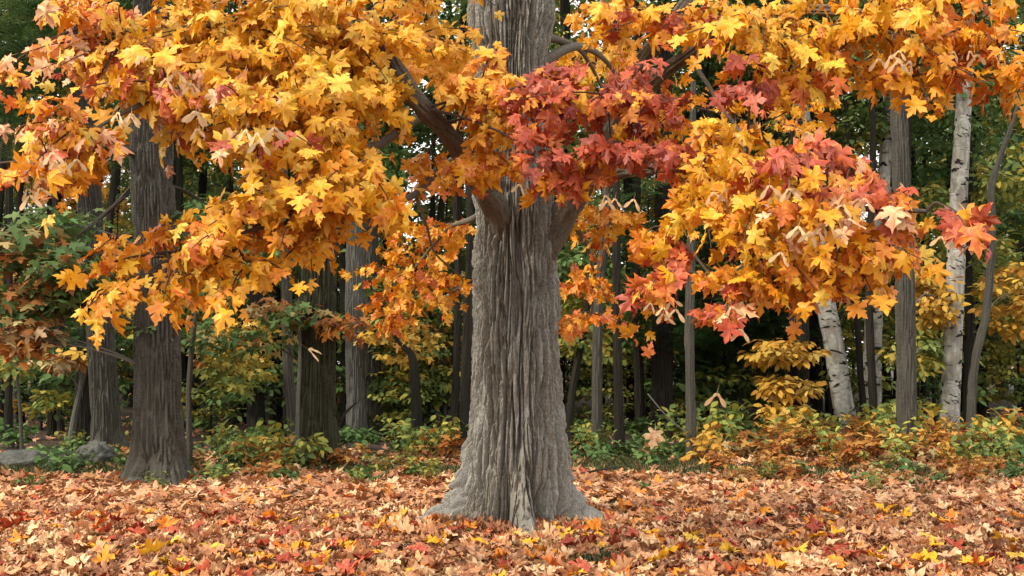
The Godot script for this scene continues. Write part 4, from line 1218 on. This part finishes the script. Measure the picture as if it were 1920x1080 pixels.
	for k in 5200:
		var z := -rnd(40.0, 46.0)
		var x := rnd(-0.5, 0.5) * 56.0
		var y := rnd(0.1, 13.0)
		var sx: float = x / -z
		if y > 6.5 and (absf(sx + 0.055) < 0.05 or absf(sx - 0.30) < 0.06 or absf(sx + 0.43) < 0.03):
			continue
		var hs: Array = hues[["G", "YG", "G", "DG", "YL"][rng.randi() % 5]]
		bits.append([Transform3D(Basis(Vector3.UP, rnd(0, TAU)) * Basis(Vector3.RIGHT, rnd(-0.7, 0.7)) * rnd(0.3, 0.5), Vector3(x, y, z)), (hs[rng.randi() % hs.size()] as Color) * rnd(0.6, 1.1)])
	far.instance_count = bits.size()
	for k in bits.size():
		far.set_instance_transform(k, bits[k][0])
		far.set_instance_color(k, bits[k][1])
	var fw := MultiMeshInstance3D.new()
	fw.name = "far_foliage"
	fw.multimesh = far
	fw.material_override = M.wild
	fw.set_meta("kind", "stuff")
	fw.set_meta("label", "dim green and yellow mass of leaves closing the wood far behind the trunks")
	fw.set_meta("category", "foliage")
	add_child(fw)
	# thin dark stems that stand between
	var pole: Node3D = null
	for k in 52:
		var z := -rnd(14.5, 21.0)
		var x := rnd(-0.5, 0.5) * -z * 0.98
		if absf(x / -z - 0.005) < 0.045:
			continue
		var o: Node3D
		if pole == null:
			var top := []
			for m in 5:
				top.append([Vector3(rnd(-0.9, 0.9), 5.2 + m * 0.6, rnd(-0.9, 0.9)), Vector3(0.8, 0.35, 0.8), "G", 34])
			pole = wood_tree("slender_tree", "", "dark", [Vector3(0, -0.05, 0), Vector3(0.06, 2.2, 0), Vector3(-0.05, 4.6, 0.05), Vector3(0.1, 8.4, 0)], [0.065, 0.055, 0.045, 0.02], top, "oval", 0.13, "x", true)
			o = pole
		else:
			o = pole.duplicate()
			o.name = numbered("slender_tree")
			add_child(o)
		o.set_meta("label", "slender dark tree with a bare lower stem in the wood, " + behind(Vector3(x, 0, z)))
		o.set_meta("group", "slender dark trees " + behind(Vector3(x, 0, z)))
		o.position = Vector3(x, 0, z)
		o.rotation = Vector3(rnd(-0.05, 0.05), rnd(0, TAU), rnd(-0.05, 0.05))
		o.scale = Vector3.ONE * rnd(0.75, 1.25)
	# young trees that fill the wood low down
	var young := [
		["leafy young tree with golden yellow leaves in the wood,", "YL", "golden young trees in the wood"],
		["leafy young tree with fresh green leaves in the wood,", "G", "green young trees in the wood"],
		["leafy young tree with yellow-green leaves in the wood,", "YG", "yellow-green young trees in the wood"],
	]
	var ys := []
	for kd in young:
		var clumps := []
		for k in 8:
			clumps.append([Vector3(rnd(-0.8, 0.8), 0.5 + k * 0.36, rnd(-0.8, 0.8)), Vector3(rnd(0.4, 0.75), rnd(0.12, 0.22), rnd(0.4, 0.75)), kd[1], 24])
		ys.append(wood_tree("young_tree", kd[0], "dark", [Vector3(0, -0.05, 0), Vector3(0.05, 1.5, 0.05), Vector3(0.0, 3.4, 0)], [0.03, 0.022, 0.008], clumps, "oval", 0.115, kd[2], true))
	var first := [true, true, true]
	for k in 74:
		var z := -rnd(15.6, 27.0)
		var x := rnd(-0.5, 0.5) * (-z * 1.0 + 2.0)
		var w: int = [0, 1, 1, 1, 2, 2][rng.randi() % 6]
		var o: Node3D = ys[w]
		if not first[w]:
			o = ys[w].duplicate()
			o.name = numbered("young_tree")
			add_child(o)
		first[w] = false
		o.set_meta("label", young[w][0] + " " + behind(Vector3(x, 0, z)))
		o.set_meta("group", young[w][2] + " " + behind(Vector3(x, 0, z)))
		o.position = Vector3(x, 0, z)
		o.rotation.y = rnd(0, TAU)
		o.scale = Vector3.ONE * rnd(0.7, 1.25)

# ---------------------------------------------------------------- undergrowth
func shrub_proto(label: String, hue: String, kind: String, tall: float, wide: float, n: int, size: float, group: String) -> Node3D:
	var t := thing("shrub", label, "shrub", Vector3.ZERO, group)
	var fol := Soup.new()
	var list: Array[Leaf] = oval if kind == "oval" else small_maple
	var hs: Array = hues[hue]
	for k in 7:
		var w := Soup.new()
		var e := Vector3(rnd(-1, 1) * wide, tall * rnd(0.6, 1.05), rnd(-1, 1) * wide)
		var path := curve(Vector3(rnd(-0.04, 0.04), -0.04, rnd(-0.04, 0.04)), e, 0.08, 5)
		w.tube(path, taper(0.006, 0.002, 5), 4, Color(0.07, 0.055, 0.035))
		part("stem", w.mesh(), M.twig, t)
		for m in int(n / 7):
			var f := rnd(1.2, 5.0)
			var fi := mini(int(f), 4)
			var at: Vector3 = (path[fi] as Vector3).lerp(path[fi + 1], f - fi) + ball() * Vector3(0.12, 0.05, 0.12)
			var a := rnd(0, TAU)
			var q: int = rng.randi() % list.size()
			fol.leaf(list[q], Transform3D(face(Vector3(cos(a), rnd(-0.7, 0.1), sin(a)), Vector3(rnd(-0.5, 0.5), 1.0, rnd(-0.2, 0.8)), size * rnd(0.65, 1.2)), at), (hs[rng.randi() % hs.size()] as Color) * rnd(0.75, 1.2), list[q].uv)
	part("foliage", fol.mesh(), M.wild, t, true)
	return t

func build_undergrowth() -> void:
	var kinds := [
		shrub_proto("low shrub with soft yellow-green leaves", "YG", "oval", 0.46, 0.28, 70, 0.115, "yellow-green shrubs"),
		shrub_proto("low shrub with golden yellow leaves", "YL", "oval", 0.52, 0.27, 63, 0.115, "golden shrubs"),
		shrub_proto("low shrub with rusty orange leaves", "OB", "maple", 0.42, 0.28, 63, 0.11, "rusty shrubs"),
		shrub_proto("low leafy green plant", "G", "oval", 0.30, 0.28, 77, 0.12, "green low plants"),
		shrub_proto("small plant with pale tan and rusty leaves", "PL", "maple", 0.26, 0.24, 56, 0.11, "pale-leaved plants"),
	]
	# (from, to) across, (near, far) deep, number, kinds to draw from, scale
	var beds := [
		[-5.2, -3.1, 10.2, 13.2, 26, [3, 3, 3, 4, 3, 3, 0], 0.8, "among the grey stones"],
		[-2.9, -1.9, 10.2, 12.6, 18, [0, 1, 0, 3, 3, 2], 0.85, "between the stout oak and the mossy trunk"],
		[-2.9, -0.7, 9.4, 11.2, 24, [2, 4, 0, 3, 4, 2], 0.6, "in the litter's border before the mossy trunk"],
		[-1.9, -0.6, 11.6, 14.5, 14, [0, 3, 0, 2], 0.85, "beneath the forked tree"],
		[0.7, 1.9, 11.0, 14.0, 16, [3, 0, 4, 3], 0.7, "in the grass beside the old maple"],
		[1.8, 5.6, 9.6, 11.2, 42, [2, 4, 3, 2, 0, 4], 0.55, "in the litter's border before the birches"],
		[1.9, 5.9, 11.2, 12.4, 40, [0, 2, 1, 3, 0, 2, 4], 0.9, "around the grey-brown trunk before the birches"],
		[2.2, 6.6, 12.4, 14.2, 32, [0, 1, 3, 2, 0], 1.1, "at the foot of the birches"],
		[-7.5, 7.5, 13.6, 17.5, 56, [3, 0, 3, 3], 1.0, "deep under the trees"],
		[-4.6, -0.8, 9.0, 10.0, 9, [3, 4, 0], 0.45, "alone in the litter before the stout oak"],
		[1.0, 5.0, 9.0, 10.0, 13, [3, 4, 0], 0.45, "alone in the litter before the birches"],
	]
	var said := []
	for o in kinds:
		said.append(o.get_meta("label"))
	var first := [true, true, true, true, true]
	for b in beds:
		for k in b[4]:
			var x := rnd(b[0], b[1])
			var z := -rnd(b[2], b[3])
			var w: int = b[5][rng.randi() % b[5].size()]
			var o: Node3D = kinds[w]
			if not first[w]:
				o = kinds[w].duplicate()
				o.name = numbered("shrub")
				add_child(o)
			first[w] = false
			o.set_meta("label", said[w] + " " + b[7])
			o.set_meta("group", "%s %s" % [["yellow-green shrubs", "golden shrubs", "rusty shrubs", "green low plants", "pale-leaved plants"][w], b[7]])
			o.position = Vector3(x, ground_y(x, z), z)
			o.rotation.y = rnd(0, TAU)
			o.scale = Vector3.ONE * b[6] * rnd(0.75, 1.25)
	# grass: blades nobody could count
	var bl := Soup.new()
	for k in 5:
		var a := rnd(0, TAU)
		var d := Vector3(cos(a), 0, sin(a))
		var sd := d.cross(Vector3.UP) * 0.05
		var p := d * rnd(0.0, 0.3)
		var o := bl.v.size()
		bl.v.append_array(PackedVector3Array([p - sd, p + sd, p + d * 0.2 + Vector3(0, 0.6, 0) - sd * 0.7, p + d * 0.2 + Vector3(0, 0.6, 0) + sd * 0.7, p + d * 0.55 + Vector3(0, rnd(0.7, 1.0), 0)]))
		for q in 5:
			bl.n.append((d + Vector3.UP).normalized())
			bl.c.append(Color.WHITE)
			bl.uv.append(Vector2.ZERO)
		bl.i.append_array(PackedInt32Array([o, o + 1, o + 2, o + 1, o + 3, o + 2, o + 2, o + 3, o + 4]))
	var mm := MultiMesh.new()
	mm.transform_format = MultiMesh.TRANSFORM_3D
	mm.use_colors = true
	mm.mesh = bl.mesh()
	var put := []
	# centre, radii, number
	for q in [[Vector3(0.43, 0.02, -5.90), 0.16, 0.09, 260], [Vector3(-0.26, 0.03, -6.75), 0.09, 0.06, 70], [Vector3(0.53, 0.02, -6.00), 0.1, 0.07, 120], [Vector3(1.3, 0, -11.3), 1.0, 0.7, 1500], [Vector3(-1.6, 0, -10.6), 1.4, 0.5, 900], [Vector3(3.6, 0, -10.6), 2.2, 0.5, 1300], [Vector3(-4.3, 0, -10.9), 1.2, 0.8, 1900], [Vector3(3.40, -0.01, -9.00), 0.1, 0.08, 40], [Vector3(3.03, 0.01, -9.00), 0.1, 0.08, 40], [Vector3(-0.66, 0.07, -10.40), 0.4, 0.3, 200]]:
		for k in q[3]:
			var b := ball()
			var x: float = q[0].x + b.x * q[1]
			var z: float = q[0].z + b.z * q[2]
			var h := rnd(0.05, 0.11) * (1.0 if q[1] > 0.2 else 0.8)
			put.append([Transform3D(Basis(Vector3.UP, rnd(0, TAU)) * h, Vector3(x, ground_y(x, z) + 0.01, z)), Color(0.07, 0.11, 0.03).lerp(Color(0.22, 0.19, 0.06), rng.randf() * 0.7)])
	mm.instance_count = put.size()
	for k in put.size():
		mm.set_instance_transform(k, put[k][0])
		mm.set_instance_color(k, put[k][1])
	var g := MultiMeshInstance3D.new()
	g.name = "grass"
	g.multimesh = mm
	g.material_override = M.blade
	g.set_meta("kind", "stuff")
	g.set_meta("label", "short green and straw-coloured grass at the litter's border")
	g.set_meta("category", "grass")
	add_child(g)

func stone_mesh(seed_v: float, size: Vector3, tone := Color(0.3, 0.29, 0.26)) -> ArrayMesh:
	var s := Soup.new()
	var cols := 40
	var rows := 24
	for r in rows + 1:
		var b := PI * (float(r) / rows - 0.5)
		for q in cols + 1:
			var a := TAU * (q % cols) / cols
			var d := Vector3(cos(b) * cos(a), sin(b), cos(b) * sin(a))
			var k := 1.0 + 0.35 * big.get_noise_3d(d.x * 90.0 + seed_v, d.y * 90.0, d.z * 90.0) + 0.08 * grain.get_noise_3d(d.x * 120.0, d.y * 120.0 + seed_v, d.z * 120.0)
			s.v.append(d * size * k)
			s.n.append(d)
			s.c.append(tone)
			s.uv.append(Vector2(a, b))
	for r in rows:
		for q in cols:
			var e := r * (cols + 1) + q
			s.i.append_array(PackedInt32Array([e, e + 1, e + cols + 1, e + 1, e + cols + 2, e + cols + 1]))
	grid_normals(s, cols, rows)
	return s.mesh()

func build_small() -> void:
	for q in [[Vector3(-5.0, 0.06, -11.1), Vector3(0.42, 0.13, 0.3), "broad flat grey stone among green plants by the straight grey tree", 3.0], [Vector3(-4.55, 0.05, -11.0), Vector3(0.2, 0.14, 0.18), "small grey stone between the flat stone and the stout oak", 60.0], [Vector3(-4.35, 0.08, -11.35), Vector3(0.2, 0.17, 0.2), "rounded grey stone at the foot of the straight grey tree", 200.0], [Vector3(-3.25, 0.02, -9.35), Vector3(0.11, 0.08, 0.1), "little bluish grey stone in the litter before the stout oak", 500.0]]:
		var o := part(numbered("stone"), stone_mesh(q[3], q[1]), M.stone, self)
		o.position = q[0]
		o.set_meta("label", q[2])
		o.set_meta("category", "stone")
	for q in [[[Vector3(-1.79, 0.04, -13.50), Vector3(-1.31, 0.01, -13.30), Vector3(-0.71, 0.05, -13.10)], 0.05, "dark fallen log lying behind the old maple, beneath the forked tree"], [[Vector3(0.63, 0.08, -9.90), Vector3(0.82, 0.13, -9.80), Vector3(0.98, 0.16, -9.70)], 0.012, "dark fallen stick lying in the grass beside the old maple"], [[Vector3(1.66, 0.71, -13.20), Vector3(1.86, 0.45, -13.00), Vector3(2.09, 0.24, -12.80)], 0.009, "dead branch leaning against the slim grey tree"], [[Vector3(-1.83, 0.35, -11.20), Vector3(-1.73, 0.55, -11.10), Vector3(-1.59, 0.68, -11.00)], 0.02, "dark broken branch leaning out beside the thick mossy trunk"], [[Vector3(1.36, -0.01, -7.40), Vector3(1.36, -0.06, -7.35), Vector3(1.34, -0.14, -7.30)], 0.006, "thin dark stick standing upright in the litter"]]:
		var s := Soup.new()
		var pts := smooth_path(q[0], 6)
		s.tube(pts, taper(q[1], q[1] * 0.55, pts.size() - 1), 8, Color(0.06, 0.05, 0.04) if not q[2].begins_with("dead") else Color(0.12, 0.11, 0.095))
		var o := part(numbered("fallen_branch"), s.mesh(), M.twig, self)
		o.set_meta("label", q[2])
		o.set_meta("category", "branch")
	# leaves and winged seeds caught in the air as they fall
	var l := part("falling_leaf", one_leaf_mesh("m", maple, 1, 6), M.leaf, self)
	l.transform = Transform3D(face(Vector3(0.3, 0.9, 0.3), Vector3(-0.2, 0.2, 1.0), 0.085), Vector3(0.75, 1.13, -6.00))
	l.set_meta("label", "small orange leaf falling through the air before the dark hemlock trunk")
	l.set_meta("category", "leaf")
	var l2 := part("falling_leaf_001", one_leaf_mesh("m", maple, 3, 13), M.leaf, self)
	l2.transform = Transform3D(face(Vector3(-0.2, -1.0, 0.2), Vector3(0.3, 0.3, 1.0), 0.11), Vector3(0.82, 0.70, -6.20))
	l2.set_meta("label", "pale peach leaf falling low over the plants beside the old maple")
	l2.set_meta("category", "leaf")
	var k1 := Soup.new()
	k1.leaf(key_leaf, Transform3D.IDENTITY, Color(1.0, 0.95, 0.88), uv_cell(key_leaf, 13))
	var km := k1.mesh()
	var a := part("falling_seed", km, M.seed, self)
	a.transform = Transform3D(face(Vector3(0.1, 1.0, 0.1), Vector3(0.1, 0.2, 1.0), 0.09), Vector3(1.14, 0.92, -6.00))
	a.set_meta("label", "peach winged maple seed falling before the dim hemlock trunks")
	a.set_meta("category", "seed")
	var b := part("falling_seed_001", km, M.seed, self)
	b.transform = Transform3D(face(Vector3(-0.85, 0.5, 0.2), Vector3(0.5, 0.8, 0.35), 0.085), Vector3(-1.02, 1.16, -5.40))
	b.set_meta("label", "cream winged maple seed falling before the thick mossy trunk")
	b.set_meta("category", "seed")

# ---------------------------------------------------------------- scene
func _ready() -> void:
	var cam := Camera3D.new()
	cam.name = "camera"
	cam.fov = 30.0
	cam.far = 400.0
	cam.position = Vector3(0, 1.09, 0)
	cam.rotation_degrees = Vector3(3.974, 0, 0)
	add_child(cam)
	cam.current = true
	var sky_m := ProceduralSkyMaterial.new()
	sky_m.sky_top_color = Color(0.91, 0.91, 0.91)
	sky_m.sky_horizon_color = Color(0.98, 0.96, 0.92)
	sky_m.ground_horizon_color = Color(0.45, 0.40, 0.34)
	sky_m.ground_bottom_color = Color(0.25, 0.2, 0.16)
	sky_m.sun_angle_max = 1.0
	var sky := Sky.new()
	sky.sky_material = sky_m
	var env := Environment.new()
	env.background_mode = Environment.BG_SKY
	env.sky = sky
	env.tonemap_mode = Environment.TONE_MAPPER_LINEAR
	env.tonemap_exposure = 2.25
	env.sdfgi_enabled = true
	env.ssao_enabled = true
	env.ssil_enabled = true
	var we := WorldEnvironment.new()
	we.name = "environment"
	we.environment = env
	add_child(we)
	var sun := DirectionalLight3D.new()
	sun.name = "sun"
	sun.light_color = Color(1.0, 0.95, 0.87)
	sun.light_energy = 0.5
	sun.light_angular_distance = 12.0
	sun.shadow_enabled = true
	add_child(sun)
	sun.look_at_from_position(Vector3(-9, 8, 5), Vector3.ZERO)

	rng.seed = 20241
	big.seed = 11
	big.frequency = 0.02
	big.fractal_octaves = 3
	fine.seed = 23
	fine.frequency = 0.02
	fine.fractal_octaves = 2
	for pn in [plate, plate_lift]:
		pn.seed = 64
		pn.noise_type = FastNoiseLite.TYPE_CELLULAR
		pn.frequency = 0.04
		pn.fractal_type = FastNoiseLite.FRACTAL_NONE
		pn.cellular_jitter = 0.9
	plate.cellular_return_type = FastNoiseLite.RETURN_DISTANCE2_SUB
	plate_lift.cellular_return_type = FastNoiseLite.RETURN_CELL_VALUE
	ridge.seed = 77
	ridge.frequency = 0.04
	ridge.fractal_type = FastNoiseLite.FRACTAL_NONE
	grain.seed = 41
	grain.frequency = 0.05
	grain.fractal_octaves = 2
	materials()
	for k in 12:
		maple.append(make_maple(k, rnd(0.0, 0.7), rnd(-0.4, 0.4), rnd(0.06, 0.26), rnd(-0.4, 0.4)))
		flat_maple.append(make_maple(20 + k, rnd(-0.5, 0.5), rnd(-0.2, 0.5), rnd(0.15, 0.4), rnd(-0.5, 0.5)))
	for k in 4:
		small_maple.append(make_small_maple(k, rnd(-0.2, 0.4), rnd(-0.3, 0.4)))
		oval.append(make_oval(k, rnd(0.1, 0.4), rnd(0.1, 0.4)))
	key_leaf = make_key()
	make_sprays()
	build_ground()
	build_maple()
	build_wood()
	build_undergrowth()
	build_litter()
	build_small()
